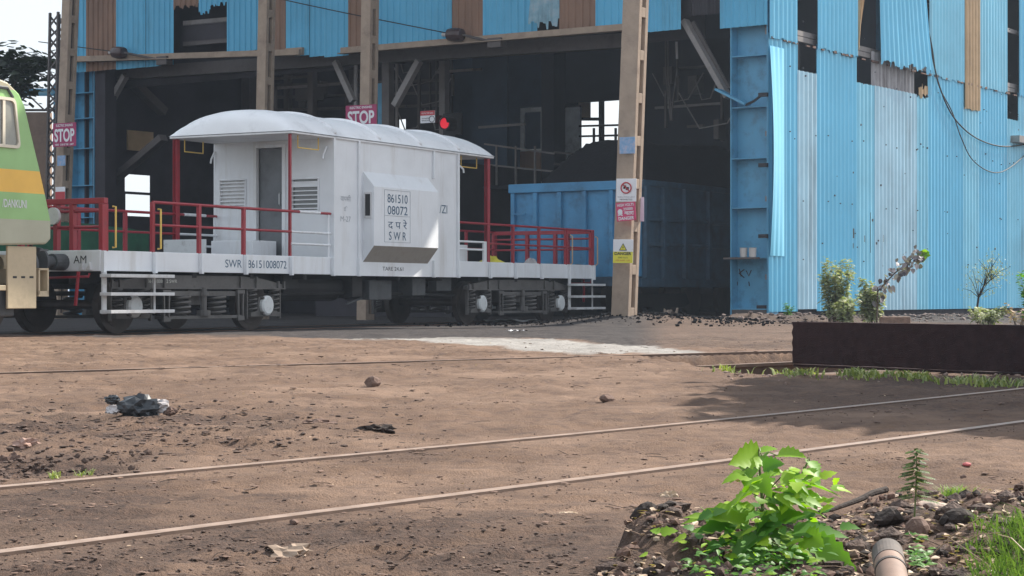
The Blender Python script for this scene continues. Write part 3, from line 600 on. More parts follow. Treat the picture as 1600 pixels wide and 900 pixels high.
# bogies
def spring(x, y, z0, z1, r, n=5, wr=.018):
    mb = MB(); pts = [(x+r*math.cos(2*math.pi*n*i/(n*12)), y+r*math.sin(2*math.pi*n*i/(n*12)), z0+(z1-z0)*i/(n*12)) for i in range(n*12+1)]
    mb.tube(pts, wr, 6); return mb
def bogie(c, wb):
    x0, x1 = c-wb/2, c+wb/2; mb = MB()
    for w, sg in ((.16, -1), (WD-.16, 1)):
        o_ = w+sg*.06; a, b2 = sorted((w-.09, w+.09)); e_ = .56
        prof = [(x0-e_, .72), (x0-e_, .80), (x0+.1, .9), (x0+.7, .94), (x1-.7, .94), (x1-.1, .9), (x1+e_, .80), (x1+e_, .72), (x1-.6, .735), (x0+.6, .735)]
        mb.prism(prof, 'y', w-.05, w+.05)
        mb.box(x0-e_, x1+e_, w-.09, w+.09, .715, .735)
        for x in (x0-e_+.02, x0-.35, x0+.3, x0+.75, x1-.75, x1-.3, x1+.35, x1+e_-.04): mb.box(x, x+.04, w+sg*.05, w+sg*.09, .735, .86 if (x < x0+.1 or x > x1-.1) else .93) if sg > 0 else mb.box(x, x+.04, w-.09, w-.05, .735, .86 if (x < x0+.1 or x > x1-.1) else .93)
        mb.box(c-1.05, c+1.05, w-.1, w+.1, .22, .27)
        mb.box(c-.9, c+.9, w-.07, w+.07, .60, .68)
        for xx in (c-1.0, c+1.0):
            d = .035
            for k in (-1, 1): mb.bar((xx+k*.07, w+sg*.1, .7), (xx+k*.07*.8, w+sg*.1, .2), .03, .03)
            mb.box(xx-.1, xx+.1, w+sg*.1-.02, w+sg*.1+.02, .64, .7); mb.box(xx-.09, xx+.09, w+sg*.1-.02, w+sg*.1+.02, .18, .25)
        mb.tube([(c, w+sg*.08, .26), (c, w+sg*.08, .74)], .055, 10); mb.tube([(c, w+sg*.08, .27), (c, w+sg*.08, .36)], .12, 12); mb.tube([(c, w+sg*.08, .6), (c, w+sg*.08, .66)], .09, 12)
        for x in (x0, x1):
            mb.prism([(x-.42, .24), (x+.42, .24), (x+.42, .31), (x+.24, .34), (x+.2, .58), (x-.2, .58), (x-.24, .34), (x-.42, .31)], 'y', w-.06, w+.06)
            mb.box(x-.5, x-.47, w-.03, w+.03, .2, .74); mb.box(x+.47, x+.5, w-.03, w+.03, .2, .74)
    mb.box(c-.25, c+.25, .2, WD-.2, .45, .8)
    bo = P(mb, 'bogie', BOG, bevel=0)
    for x in (x0, x1):
        for w in (.49, WD-.49):
            m2 = MB(); m2.tube([(x, w-.06, .458), (x, w+.06, .458)], .4575, 36); q = .03 if w > 1 else -.03
            m2.tube([(x, w-.065, .458), (x, w-.075, .458)], .36, 28); m2.tube([(x, w+.065, .458), (x, w+.075, .458)], .36, 28); m2.build('wheel', RIM, bo)
        m2 = MB(); m2.tube([(x, .2, .458), (x, WD-.2, .458)], .08, 12); m2.build('axle', RIM, bo)
        for w, sg in ((.16, -1), (WD-.16, 1)):
            m2 = MB(); yc = w+sg*.06; m2.tube([(x, yc, .43), (x, yc+sg*.05, .43), (x, yc+sg*.075, .43)], [.175, .175, .14], 24)
            cv = m2.build('axle_cover', COVER, bo)
            for k in range(4):
                an = math.pi/4+k*math.pi/2; m3 = MB(); m3.tube([(x+.185*math.cos(an), yc+sg*.0, .43+.185*math.sin(an)), (x+.185*math.cos(an), yc+sg*.06, .43+.185*math.sin(an))], .028, 6); m3.build('bolt', BOG, cv)
            for dx in (-.33, .33): spring(x+dx, w, .32, .72, .085).build('coil_spring', BOG, bo, smooth=True)
    for w in (.16, WD-.16):
        for dx in (-.5, .45): spring(c+dx, w, .27, .6, .15, 4, .025).build('coil_spring', BOG, bo, smooth=True)
    return bo
# children of the bogie are built in its own coordinates
b1o = bogie(2.66, 3.56); b2o = bogie(13.9, 3.6)
text('86151008072 SWR', 'lettering', PALE, b1o, (1.62, .106, .84), .055, (1,0,0), .75)

# rag on the right platform
for (s_, w, m_, sz, lab) in ((13.0, .35, SYEL, .32, 'crumpled yellow cloth on the right platform beside the red canopy post'), (15.1, .5, POLY, .22, 'crumpled pale sack lying near the far end of the right platform')):
    mb = MB(); n_ = 14
    vs2 = []; fs2 = []
    for i in range(n_):
        for j in range(n_):
            u = i/(n_-1)-.5; v = j/(n_-1)-.5
            vs2.append((u*sz*2, v*sz*1.3, .012+.13*max(0, 1-(2*u)**2)*max(0, 1-(2*v)**2)*(.4+1.2*float(fbm(np.array(i*.6+sz*9), np.array(j*.6), 3)))))
    for i in range(n_-1):
        for j in range(n_-1): a = i*n_+j; fs2.append((a, a+n_, a+n_+1, a+1))
    mb.add(vs2, fs2); o = mb.build('cloth' if m_ is SYEL else 'sack', m_, None); o.location = VF.world(s_, w, Z0+1.3); o.rotation_euler = (0, 0, VF.rz); tag(o, lab, 'cloth' if m_ is SYEL else 'sack')

# ------------------------------------------------------------------ locomotive
lm = bpy.data.materials.new('locomotive_livery'); lm.use_nodes = True
def livery():
    n = lm.node_tree; L = n.links.new; b = n.nodes['Principled BSDF']; b.inputs['Roughness'].default_value = .35
    tc = n.nodes.new('ShaderNodeTexCoord'); sp = n.nodes.new('ShaderNodeSeparateXYZ'); L(tc.outputs['Object'], sp.inputs[0])
    cr = n.nodes.new('ShaderNodeValToRGB'); cr.color_ramp.interpolation = 'CONSTANT'; mr = n.nodes.new('ShaderNodeMath'); mr.operation = 'DIVIDE'; mr.inputs[1].default_value = 5.0
    L(sp.outputs[2], mr.inputs[0]); L(mr.outputs[0], cr.inputs[0]); e = cr.color_ramp.elements
    e[0].position = 0; e[0].color = (.42,.42,.31,1); e[1].position = 1.70/5; e[1].color = (.30,.53,.20,1)
    for p, c in ((2.10/5, (.85,.50,.07,1)), (2.43/5, (.30,.53,.20,1)), (3.58/5, (.42,.38,.26,1))):
        q = e.new(p); q.color = c
    nz = n.nodes.new('ShaderNodeTexNoise'); nz.inputs['Scale'].default_value = 2; nz.inputs['Detail'].default_value = 8; L(tc.outputs['Object'], nz.inputs['Vector'])
    mx = n.nodes.new('ShaderNodeMix'); mx.data_type = 'RGBA'; mx.blend_type = 'MULTIPLY'; r = n.nodes.new('ShaderNodeMapRange'); r.inputs[1].default_value = .35; r.inputs[2].default_value = .7; r.inputs[4].default_value = .35
    L(nz.outputs[0], r.inputs[0]); L(r.outputs[0], mx.inputs[0]); L(cr.outputs[0], mx.inputs[6]); mx.inputs[7].default_value = (.6,.55,.5,1); L(mx.outputs[2], b.inputs['Base Color'])
livery()
lw = -.15
loco = empty('locomotive', VF.world(-7, 1.35, Z0), VF.rz, 'green electric locomotive with yellow band and sloping cab, coupled beside the white van', 'locomotive')
LO = (7, -1.35, 0)
prof = [(-13, .98)]+[(VF.az(px, py, lw)[0], VF.az(px, py, lw)[1]-Z0) for px, py in ((72, 382), (80, 374), (80, 346), (73, 312), (62, 262), (50, 212), (39, 165), (30, 146), (12, 128), (-12, 118))]+[(-13, 3.95)]
LW = 3.0
mb = MB(); mb.prism(prof, 'y', lw, lw+LW); body = mb.build('body', lm, loco, bevel=.03, loc=LO)
def lp(px, py): a, z = VF.az(px, py, lw); return a, z-Z0
def rrect(x0, x1, xt0, xt1, z0, z1, r=.09):   # rounded quadrilateral
    c = [(x0, z0), (x1, z0), (xt1, z1), (xt0, z1)]; out = []
    for i, (a, b2) in enumerate(c):
        pa = Vector(c[i-1]); p = Vector((a, b2)); pn = Vector(c[(i+1) % 4]); u = (pa-p).normalized()*r; v = (pn-p).normalized()*r
        for k in range(6): t = k/5; out.append(tuple((p+u)*(1-t)**2+p*2*t*(1-t)+(p+v)*t**2))
    return out
x0_, zb_ = lp(-40, 226); x1_ = lp(30, 226)[0]; xt = lp(22, 152)[0]; zt_ = lp(10, 152)[1]
ro = rrect(x0_, x1_, x0_, xt, zb_, zt_); ri = [((p[0]-(x0_+x1_)/2)*.93+(x0_+x1_)/2-.005, (p[1]-(zb_+zt_)/2)*.88+(zb_+zt_)/2) for p in ro]
mb = MB(); n_ = len(ro); mb.add([(a, lw-.035, b2) for a, b2 in ro]+[(a, lw-.035, b2) for a, b2 in ri]+[(a, lw-.001, b2) for a, b2 in ro]+[(a, lw-.001, b2) for a, b2 in ri], [(i, (i+1)%n_, n_+(i+1)%n_, n_+i) for i in range(n_)]+[(i, (i+1)%n_, 2*n_+(i+1)%n_, 2*n_+i) for i in range(n_)]+[(n_+i, n_+(i+1)%n_, 3*n_+(i+1)%n_, 3*n_+i) for i in range(n_)])
fr = mb.build('window', mat('cream_frame', (.66,.6,.48), .5, var=.08), loco, loc=LO)
mb = MB(); mb.prism(ri, 'y', lw-.008, lw-.004); mb.build('pane', mat('cab_glass', (.2,.2,.17), .12, var=.25, spec=.8), fr)
xm = lp(4, 200)[0]; mb = MB(); mb.box(xm-.025, xm+.025, lw-.03, lw-.01, zb_+.03, zt_-.03); mb.build('mullion', MATS['cream_frame'], fr)
g0 = lp(-30, 145); g1 = lp(18, 145)
mb = MB(); mb.tube([(g0[0], lw-.01, lp(0, 136)[1]), (lp(10, 136)[0], lw-.01, lp(0, 136)[1]), (lp(19, 147)[0], lw-.01, lp(0, 150)[1])], .025, 6); mb.build('rain_gutter', GREYD, loco, loc=LO)
text('/DANKUNI', 'lettering', SWHITE, loco, (lp(24, 318)[0]+LO[0]-.02, lw-.006+LO[1], lp(20, 318)[1]), .12, (1,0,0), .50, bold=.012)
# below the body
def lbox(name, pxa, pya, pxb, pyb, w0, w1, m_, bv=.01):
    a, z1 = VF.az(pxa, pya, w0); b2, z0 = VF.az(pxb, pyb, w0); mb = MB(); mb.box(a, b2, w0, w1, z0-Z0, z1-Z0); return mb.build(name, m_, loco, bevel=bv, loc=LO)
pa = lbox('side_plate', 12, 384, 57, 482, -.10, -.06, BEIGE)
for px in (20, 33, 46):
    a, z = VF.az(px, 433, -.1); b2 = VF.a_at(px+6, -.1); mb = MB(); mb.box(a, b2, -.104, -.101, z-Z0-.015, z-Z0+.015); mb.build('slot', BLACK, pa)
mb = MB(); e_ = prof[1][0]
mb.box(e_-.5, e_-.02, .0, 2.7, .78, 1.0); mb.build('buffer_beam', BEIGE, loco, bevel=.01, loc=LO)
for w in (.74, 1.91):
    mb = MB(); mb.m = 0; mb.tube([(e_-.1, w, 1.07), (e_+.18, w, 1.07)], .15, 18); mb.m = 1; mb.tube([(e_+.18, w, 1.07), (e_+.5, w, 1.07)], .1, 16); mb.tube([(e_+.5, w, 1.07), (e_+.55, w, 1.07)], .25, 28)
    mb.build('buffer', [BEIGE, GREYD], loco, loc=LO)
mb = MB(); a, z1 = VF.az(58, 422, -.05); b2 = VF.a_at(74, -.05); z0 = VF.az(58, 460, -.05)[1]; z0 -= Z0; z1 -= Z0
mb.box(a, a+.03, -.08, .2, z0, z1+.02); mb.box(b2-.03, b2, -.08, .2, z0, z1+.02); mb.box(a, b2, -.08, .2, z0-.03, z0+.05); mb.box(a, b2, -.08, .2, z1, z1+.03); mb.build('cab_step', BEIGE, loco, loc=LO)
mb = MB(); mb.box(-13, e_-.4, .3, 2.3, .55, 1.0); mb.box(-13, e_-1.2, .1, .3, .35, .95); mb.build('bogie_frame', BLACK, loco, bevel=.02, loc=LO)
for x in (e_-.75, e_-2.7, e_-4.6):
    for w in (.49, 2.16): mb = MB(); mb.tube([(x, w-.07, .53), (x, w+.07, .53)], .53, 36); mb.build('wheel', RIM, loco, loc=LO)
    mb = MB(); mb.box(x-.25, x+.25, 0, .15, .3, .75); mb.build('axle_box', GREYD, loco, bevel=.03, loc=LO)
mb = MB(); mb.box(e_-2.1, VF.a_at(8, -.1), -.12, .2, .68, .76); mb.build('footboard', BEIGE, loco, bevel=.01, loc=LO)
mb = MB(); mb.box(e_-.03, e_+.35, 1.2, 1.45, .92, 1.15); mb.build('coupler', BLACK, loco, bevel=.03, loc=LO)
mb = MB(); mb.tube([(e_-.02, .15, 1.35), (e_+.06, .13, 1.3), (e_+.07, .13, 1.0), (e_+.03, .15, .9)], .025, 6); mb.build('brake_hose', BLACK, loco, loc=LO)
mb = MB(); mb.box(e_-.02, e_+.16, lw+.1, lw+.35, 1.27, 1.3); mb.build('foot_plate', GREYD, loco, loc=LO)

# ------------------------------------------------------------------ coal wagon
wag = empty('coal_wagon', WF.world(5, 1.85, Z0), WF.rz, 'blue open-topped coal wagon with steel ribs, half inside the dark shed', 'goods wagon')
WO = (-5, -1.85, 0); WL, WW = 10.7, 3.7; wt = 3.34
def wb_(mb, n, m_, **k): return mb.build(n, m_, wag, loc=WO, **k)
mb = MB(); mb.box(0, .05, 0.02, WW-.02, 1.05, wt-.02); wb_(mb, 'end_wall', WAGB)
mb = MB(); mb.box(-.10, .0, -.02, WW+.02, wt-.22, wt); wb_(mb, 'end_top_rail', WAGB, bevel=.015)
for w in (.02, .75, 1.5, 2.2, 2.9, 3.55):
    mb = MB(); mb.box(-.09, -.001, w, w+.11, 1.05, wt-.223); wb_(mb, 'end_rib', WAGB, bevel=.01)
for z in (1.4, 1.8, 2.2, 2.6):
    mb = MB(); mb.bar((-.12, 3.2, z), (-.12, 3.6, z), .03, .03); wb_(mb, 'ladder_rung', WAGB)
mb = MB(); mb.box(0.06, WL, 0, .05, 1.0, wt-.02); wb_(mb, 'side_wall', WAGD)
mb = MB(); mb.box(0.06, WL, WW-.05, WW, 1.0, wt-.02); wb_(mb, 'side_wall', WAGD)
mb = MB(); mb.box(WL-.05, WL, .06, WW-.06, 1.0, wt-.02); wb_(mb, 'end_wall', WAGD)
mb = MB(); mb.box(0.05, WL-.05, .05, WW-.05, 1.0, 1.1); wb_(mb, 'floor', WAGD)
mb = MB(); mb.box(0, WL, -.06, -.001, wt-.13, wt+.01); wb_(mb, 'side_top_rail', WAGD, bevel=.01)
for z in (2.42, 1.82): mb = MB(); mb.box(.05, WL, -.07, -.001, z-.04, z+.04); wb_(mb, 'side_rail', WAGD, bevel=.01)
for s_ in (.02, .9, 2.0, 3.3, 4.7, 6.1, 7.5, 8.9, 10.3): mb = MB(); mb.box(s_, s_+.14, -.11, -.0015, 1.0, wt-.133); wb_(mb, 'side_rib', WAGD, bevel=.01)
mb = MB(); mb.box(-.1, WL, -.04, .12, .80, 1.0); mb.box(-.1, WL, WW-.12, WW, .8, 1.0); mb.box(-.14, -.0, 0.12, WW-.12, .82, 1.04); wb_(mb, 'underframe', WAGD, bevel=.01)
for x in (1.2, 3.2, 7.5, 9.5):
    for w in (.98, 2.65): mb = MB(); mb.tube([(x, w-.07, .5), (x, w+.07, .5)], .5, 28); wb_(mb, 'wheel', RIM)
for x in (2.2, 8.5):
    mb = MB()
    for w in (.75, 2.85): mb.prism([(x-1.5, .4), (x-1.3, .65), (x+1.3, .65), (x+1.5, .4), (x+1.2, .3), (x+.5, .3), (x+.4, .2), (x-.4, .2), (x-.5, .3), (x-1.2, .3)], 'y', w-.08, w+.08)
    wb_(mb, 'bogie_frame', BLACK)
# heap in the wagon
mb = MB(); nx, ny = 70, 30; vs2 = []; fs2 = []
for i in range(nx+1):
    for j in range(ny+1):
        s_ = .1+(WL-.2)*i/nx; w = .08+(WW-.16)*j/ny; v = 1-abs(2*j/ny-1)
        rise_ = min(1, max(0, s_-.5)/1.9)*min(1, (WL-s_)/2); v = max(0, v*1.25-.12)
        z = wt-.25+1.85*min(rise_, v*1.35)**.95
        z = wt+1.22-math.log1p(math.exp((wt+1.22-z)*5))/5 + .08*math.sin(s_*1.3)+.12*(float(fbm(np.array(s_*2), np.array(w*2), 3))-.5)
        vs2.append((s_, w, z))
for i in range(nx):
    for j in range(ny): a = i*(ny+1)+j; fs2.append((a, a+ny+1, a+ny+2, a+1))
mb.add(vs2, fs2); hp_ = mb.build('coal_heap', COAL, None, smooth=True); hp_.location = WF.world(0, 0, Z0); hp_.rotation_euler = (0, 0, WF.rz)
tag(hp_, 'black coal heaped high above the rim of the blue open wagon', 'coal')

# ------------------------------------------------------------------ shed
shed = empty('engine_shed', SF.world(20, 12, .15), SF.rz, 'huge workshop shed clad in torn blue corrugated sheets with a dark open front', 'shed')
SO = (-20, -12, -.15)
def sb(mb, n, m_, **k): return mb.build(n, m_, shed, loc=SO, **k)
EAVE = 16.0; SHL = 46.0; SHW = SF.w_at(122, 0)
def corrug(axis, u0, u1, z0, z1, off, m_, pitch=.225, amp=.064, trap=False, name='cladding_sheet', jag=0, jagtop=0, bend=None, skew=None, nz=None):
    n = max(4, int(round((u1-u0)/pitch*(8 if not trap else 10)))); us = np.linspace(u0, u1, n+1)
    ph = us/pitch; fr_ = ph-np.floor(ph)
    if trap: pr_ = np.interp(fr_, [0, .08, .30, .38, 1], [0, 1, 1, 0, 0])
    else: pr_ = .5-.5*np.cos(2*np.pi*fr_)
    zs_ = nz or (2 if not (jag or bend or skew) else 10); mb = MB(); vs2 = []; sign = -1
    jb = [random.uniform(-jag, jag)*(1 if jag else 0) for _ in us]; jt = [random.uniform(-jagtop, jagtop) for _ in us]
    for i, u in enumerate(us):
        zb2 = z0+(jb[i//3*3] if jag else 0)
        for k in range(zs_):
            f = k/(zs_-1); z = zb2+(z1+jt[i//3*3]-zb2)*f; t = off+sign*amp*pr_[i]; uu = u
            if bend: t += bend((u-u0)/(u1-u0), f)
            if skew: uu += skew((u-u0)/(u1-u0), f)
            vs2.append((uu, t, z) if axis == 'y' else (t, uu, z))
    fs2 = [(i*zs_+k, (i+1)*zs_+k, (i+1)*zs_+k+1, i*zs_+k+1) for i in range(n) for k in range(zs_-1)]
    mb.add(vs2, fs2); return sb(mb, name, m_)
# side wall (u = along x of shed frame, plane y=0, outward is -y)
def sx(px): return SF.a_at(px, 0)
def sz(px, py): return SF.az(px, py, 0)[1]
ZL = 6.70
def side(pxa, pxb, z0, z1, m_, off=0, **k): return corrug('y', sx(pxa), sx(pxb), z0, z1, off, m_, **k)
ZB = .40
# lower tier
side(1197, 1244, ZB, ZL+.1, BLUE2); side(1243.5, 1273, ZB+.05, sz(1256, 112), PALEB, -.01, jag=.0); side(1272.5, 1337, ZB, ZL+.1, BLUE2, -.004)
side(1336.5, 1364, ZB, sz(1350, 131), BLUE3, 0); side(1363.5, 1430, ZB, sz(1395, 140), PALEB, -.008); side(1429.5, 1449, ZB, sz(1440, 152), BLUE3, 0, jagtop=.06)
side(1448.5, 1502, ZB, ZL+.1, BLUE2, -.004); side(1501.5, 1526, ZB, ZL, BLUE3, -.01); side(1525.5, 1571, ZB, ZL+.1, BLUE2, 0); side(1570.5, 1589, ZB, sz(1580, 187), BLUE3, -.006)
side(1588.5, 1660, ZB, ZL+.1, BLUE3, -.002); side(1659, 1800, ZB, ZL+.1, BLUE2, 0); corrug('y', sx(1799), SHL, ZB, ZL+.1, 0, BLUE3)
# upper tier, overlaps outward
side(1198, 1243, ZL, EAVE, BLUE2, -.04, jag=.03); side(1272, 1337, ZL, EAVE, BLUE2, -.04, jag=.04)
side(1337, 1364, sz(1345, 75), EAVE, CREAM, -.05, jag=.15, skew=lambda u, f: -(u*(1-f)**3)*1.1)
side(1364.5, 1430, sz(1395, 104), EAVE, BLUE2, -.07, jag=.10, bend=lambda u, f: -.30*(1-f)**3*(.3+.7*u), skew=lambda u, f: .25*u*(1-f)**2)
side(1362, 1429, sz(1395, 142), sz(1395, 88), GREYS, .02, jag=.03)
side(1450, 1502, ZL, EAVE, BLUE3, -.04, jag=.05); side(1502.5, 1526, sz(1514, 172), EAVE, CREAM, -.055, jag=.03); side(1526, 1570, ZL, EAVE, BLUE3, -.04, jag=.03)
side(1588.5, 1670, ZL, EAVE, BLUE2, -.04, jag=.03); corrug('y', sx(1669), SHL, ZL, EAVE, -.04, BLUE3)
o_ = side(1431, 1446, sz(1438, 150), sz(1438, 136), CREAM, -.03, jag=.08, jagtop=.12)
# bent corner sheet
corrug('y', sx(1200), sx(1222), sz(1210, 400), ZL-.2, -.06, BLUE2, amp=.012, bend=lambda u, f: -.22*math.sin(math.pi*f)*(1-u)+.0, skew=lambda u, f: -.25*math.sin(f*3.1)*(1-u), name='bent_sheet', nz=16)
# girts and side posts
for k, z in enumerate((ZL-2.2, ZL+.15, sz(1256, 52), ZL+1.9, ZL+3.2, 3.0, 1.2)):
    mb = MB(); mb.box(.1, SHL, .05, .13, z-.06, z+.06); sb(mb, 'girt', STEELG)
mb = MB(); mb.box(0, SHL, .06, .3, 0, ZB+.15); sb(mb, 'plinth_wall', DARKBR)
for s_ in np.arange(7.4, SHL, 7): mb = MB(); mb.box(s_-.15, s_+.15, .3, .6, 0, EAVE); sb(mb, 'column', BCOL)
# dark sheet added behind cladding gaps, standing in for inner shade
mb = MB(); mb.box(.8, SHL, 1.3, 1.36, 4.9, EAVE); sb(mb, 'shade_backing', DARKIN)
# front wall (plane x=0, outward is -x)
def fy(px): return SF.w_at(px, 0)
def fz(px, py): return SF.wz(px, py, 0)[1]
def front(pxa, pxb, pyb, m_, off=0, pyt=None, **k):
    a, b2 = sorted((fy(pxa), fy(pxb))); zb2 = fz((pxa+pxb)/2, pyb)
    return corrug('x', a, b2, zb2, EAVE if pyt is None else fz((pxa+pxb)/2, pyt), off, m_, pitch=.21, amp=.035, trap=True, **k)
FP = [(110,135,113,BLUE),(134.5,184,110,BROWN),(183,228,107,BLUE),(227.5,271,103,BLUE),(356,404,80,BLUE),(403,426,84,BLUE),(425,448,86,BROWN),(447,462,85,BLUE),(461,484,87,BLUE),(483.5,508,88,BLUE),(507,546,88,BLUE),(545,568,80,BROWN),(567,597,76,BLUE),(596,653,70,BLUE),(652,707,66,BLUE),(706,756,62,BROWN),(755,800,60,BLUE),(799,841,56,BLUE),(875,933,50,BROWN),(932,980,48,BLUE),(979,1012,47,BLUE),(1011,1064,48,BLUE)]
for i, (a, b2, py, m_) in enumerate(FP): front(a, b2, py, m_, off=-.012*(i % 3))
front(840, 876, 40, mat('weathered_blue_sheet', (.2,.36,.44), .5, var=.3, scale=3, dirt=(.35,.33,.32), damt=.6, dscale=3), off=-.02, jag=.16, bend=lambda u, f: -.4*(1-f)**4*u)
front(272, 311, 10, BROWN, off=0, jag=.06); front(311, 332, 16, BLUE, off=-.02, jag=.12); front(332, 357, 6, BLUE, off=-.02, jag=.06)
front(1064, 1128, 20, DARKBR, off=.3)
front(1127, 1201, 42, BLUE, off=-.06)
for py, m_ in ((30, STEELG), (46, DARKBR), (62, STEEL)):
    mb = MB(); mb.bar((.5, fy(268), fz(300, py)), (.5, fy(360), fz(300, py+2)), .1, .14 if m_ is not DARKBR else .5); sb(mb, 'inner_girt', m_)
mb = MB(); mb.box(1.2, 1.25, fy(1062), SHW, 7.0, EAVE); sb(mb, 'shade_backing', DARKBR)  # dark sheet added behind the torn front to stand for shade
# long bearer beams on the front
for (xa, ya, xb, yb) in ((122, 93, 475, 82), (540, 80, 985, 43)):
    mb = MB(); p = (-.16, fy(xa), fz(xa, ya)); q = (-.16, fy(xb), fz(xb, yb)); mb.bar(p, q, .12, .15); mb.bar((-.25, p[1], p[2]-.09), (-.25, q[1], q[2]-.09), .2, .02); sb(mb, 'bearer_beam', CONC)
mb = MB(); mb.bar((-.05, fy(450), fz(450, 82)), (-.05, fy(476), fz(476, 80)), .15, .2); sb(mb, 'bearer_end', CONC)
# roof with an unseen overhang added to shade the van, far walls
def fyb_early(px, a): return SF.w_at(px, a)
def roofz(w): return EAVE+4.2*(1-abs(w-SHW/2)/(SHW/2+1.6))
mb = MB(); wc_ = fyb_early(885, 13)  # roof gap added out of view to light the office wall
for (x0, x1, ws) in ((-8.0, 5.0, [(-3.3, SHW/2), (SHW/2, SHW+1.6)]), (5.0, 13.2, [(-1.6, wc_-3.5), (wc_+3.5, SHW/2), (SHW/2, SHW+1.6)] if wc_+3.5 < SHW/2 else [(-1.6, wc_-3.5), (wc_+3.5, SHW+1.6)]), (13.2, SHL+.3, [(-1.6, SHW/2), (SHW/2, SHW+1.6)])):
    for (w0, w1) in ws: mb.prism([(w0, roofz(w0)), (w1, roofz(w1)), (w1, roofz(w1)+.15), (w0, roofz(w0)+.15)], 'x', x0, x1)
sb(mb, 'roof', GREYD)
mb = MB(); mb.prism([(0, EAVE), (SHW, EAVE), (SHW/2, EAVE+4)], 'x', -.05, 0); sb(mb, 'gable', BLUE)
def fyb(px, a): return SF.w_at(px, a)
def fzb(px, py, a): return SF.wz(px, py, a)[1]
BW = 22.0
def hole(pxa, pxb, pya, pyb, a): h0, h1 = sorted((fyb(pxa, a), fyb(pxb, a))); return (h0, h1, fzb((pxa+pxb)/2, pyb, a), fzb((pxa+pxb)/2, pya, a))
holes = [hole(196, 236, 272, 340, BW), hole(621, 634, 186, 230, BW), hole(905, 977, 158, 240, BW), hole(1098, 1140, 262, 302, BW), hole(1122, 1140, 215, 243, BW), hole(560, 592, 455, 470, BW)]
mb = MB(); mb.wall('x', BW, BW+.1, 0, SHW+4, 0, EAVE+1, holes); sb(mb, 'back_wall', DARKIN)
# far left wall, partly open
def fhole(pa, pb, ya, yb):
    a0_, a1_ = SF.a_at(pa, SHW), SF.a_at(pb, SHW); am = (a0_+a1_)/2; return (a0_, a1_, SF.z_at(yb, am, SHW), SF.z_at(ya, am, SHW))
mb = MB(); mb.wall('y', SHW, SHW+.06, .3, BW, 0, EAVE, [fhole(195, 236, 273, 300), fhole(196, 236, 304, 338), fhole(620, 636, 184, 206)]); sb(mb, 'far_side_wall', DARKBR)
h_ = fhole(196, 236, 205, 236); mb = MB(); mb.box(h_[0], h_[1], SHW-.1, SHW-.05, h_[2], h_[3]); sb(mb, 'far_wall_panel', CREAM)
for s_ in (7, 14, 20): mb = MB(); mb.box(s_, s_+.4, SHW-.4, SHW-.05, 0, EAVE); sb(mb, 'column', STEEL)
# corner column, blue web with stiffeners
def column(pxl, pxr, a, base, top, mats, stiff, name='corner_column', dp=.5):
    w1, w0 = fyb(pxl, a), fyb(pxr, a); mb = MB()
    mb.box(a+dp*.55, a+dp*.6, w0, w1, base, top); mb.box(a, a+dp, w1-.03, w1, base, top); mb.box(a+.02, a+dp, w0, w0+.03, base, top)
    o = sb(mb, name, mats, bevel=.004)
    for z in stiff:
        m2 = MB(); m2.box(a+.03, a+dp*.55, w0+.03, w1-.03, z-.012, z+.012); m2.build('stiffener', mats, o)
    return o
cst = [fzb(1170, py, .1) for py in (88, 168, 248, 325, 403, 483)]
cc = column(1141, 1199, -.05, .05, EAVE, BCOL, cst, 'corner_column', .55)
mb = MB(); mb.box(-.03, .25, fyb(1198, 0)+.0, fyb(1141, 0), .03, fzb(1170, 484, 0)); sb(mb, 'column_base', STEEL)
# soot on lower half of web: scribbled mark
for pts in (((1155, 420), (1158, 432)), ((1155, 427), (1163, 421)), ((1155, 427), (1163, 434)), ((1166, 423), (1170, 431), (1174, 422)), ((1170, 440), (1171, 447)), ((1152, 440), (1152, 446))):
    mk = MB(); mk.tube([(.238, fyb(x, .24), fzb(x, y, .24)) for x, y in pts], .012, 5); mk.build('scribble', INK, cc)
column(108, 146, .1, 0, 7.6, BCOL, [fzb(134, py, .2) for py in (145, 185, 232, 290, 340)], 'end_column', .6)
mb = MB(); mb.box(.15, .6, fyb(166, .2), fyb(146.5, .2), 0, 9); sb(mb, 'end_column', DARKBR)
# portal bracing and interior steel
def strut(x1, y1, x2, y2, a1, a2, w, h, m_=STEELG, nm='brace'):
    mb = MB(); p = (a1, fyb(x1, a1), fzb(x1, y1, a1)); q = (a2, fyb(x2, a2), fzb(x2, y2, a2)); mb.bar(p, q, w, h); return sb(mb, nm, m_)
strut(196, 118, 157, 188, .6, .6, .18, .16); strut(178, 100, 255, 175, .9, 3, .3, .25, STEEL); strut(255, 215, 165, 292, 1.2, 1.2, .3, .2, STEEL)
strut(205, 130, 205, 255, 3, 3, .12, .12, BROWN); strut(222, 140, 222, 200, 3.2, 3.2, .25, .05, BROWN)
strut(524, 96, 552, 158, .6, .6, .16, .15); strut(655, 95, 617, 165, .6, .6, .18, .16)
strut(150, 118, 1000, 62, 1.0, 1.0, .3, .35, STEEL, 'portal_beam')
strut(606, 80, 606, 430, 1, 1, .25, .22, STEEL, 'column'); strut(556, 100, 556, 430, 1, 1, .1, .06, STEELG, 'column')
strut(596, 130, 596, 430, 1.5, 1.5, .22, .05, BCOL, 'column')
strut(694, 90, 694, 430, 4, 4, .2, .22, STEELG, 'column'); strut(488, 100, 488, 440, 4, 4, .2, .22, STEEL, 'column'); strut(450, 100, 450, 440, 7, 7, .2, .2, STEEL, 'column')
for y in (133, 152, 172): strut(432, y, 700, y-8, 7, 7, .1, .08, STEEL, 'interior_rail')
strut(620, 100, 620, 300, 1.2, 1.2, .06, .06, STEELG, 'pipe'); strut(655, 110, 655, 300, 5, 5, .08, .08, STEEL, 'pipe')
for x in (672, 682): strut(x, 95, x, 175, 6, 6, .05, .05, STEEL, 'pipe')
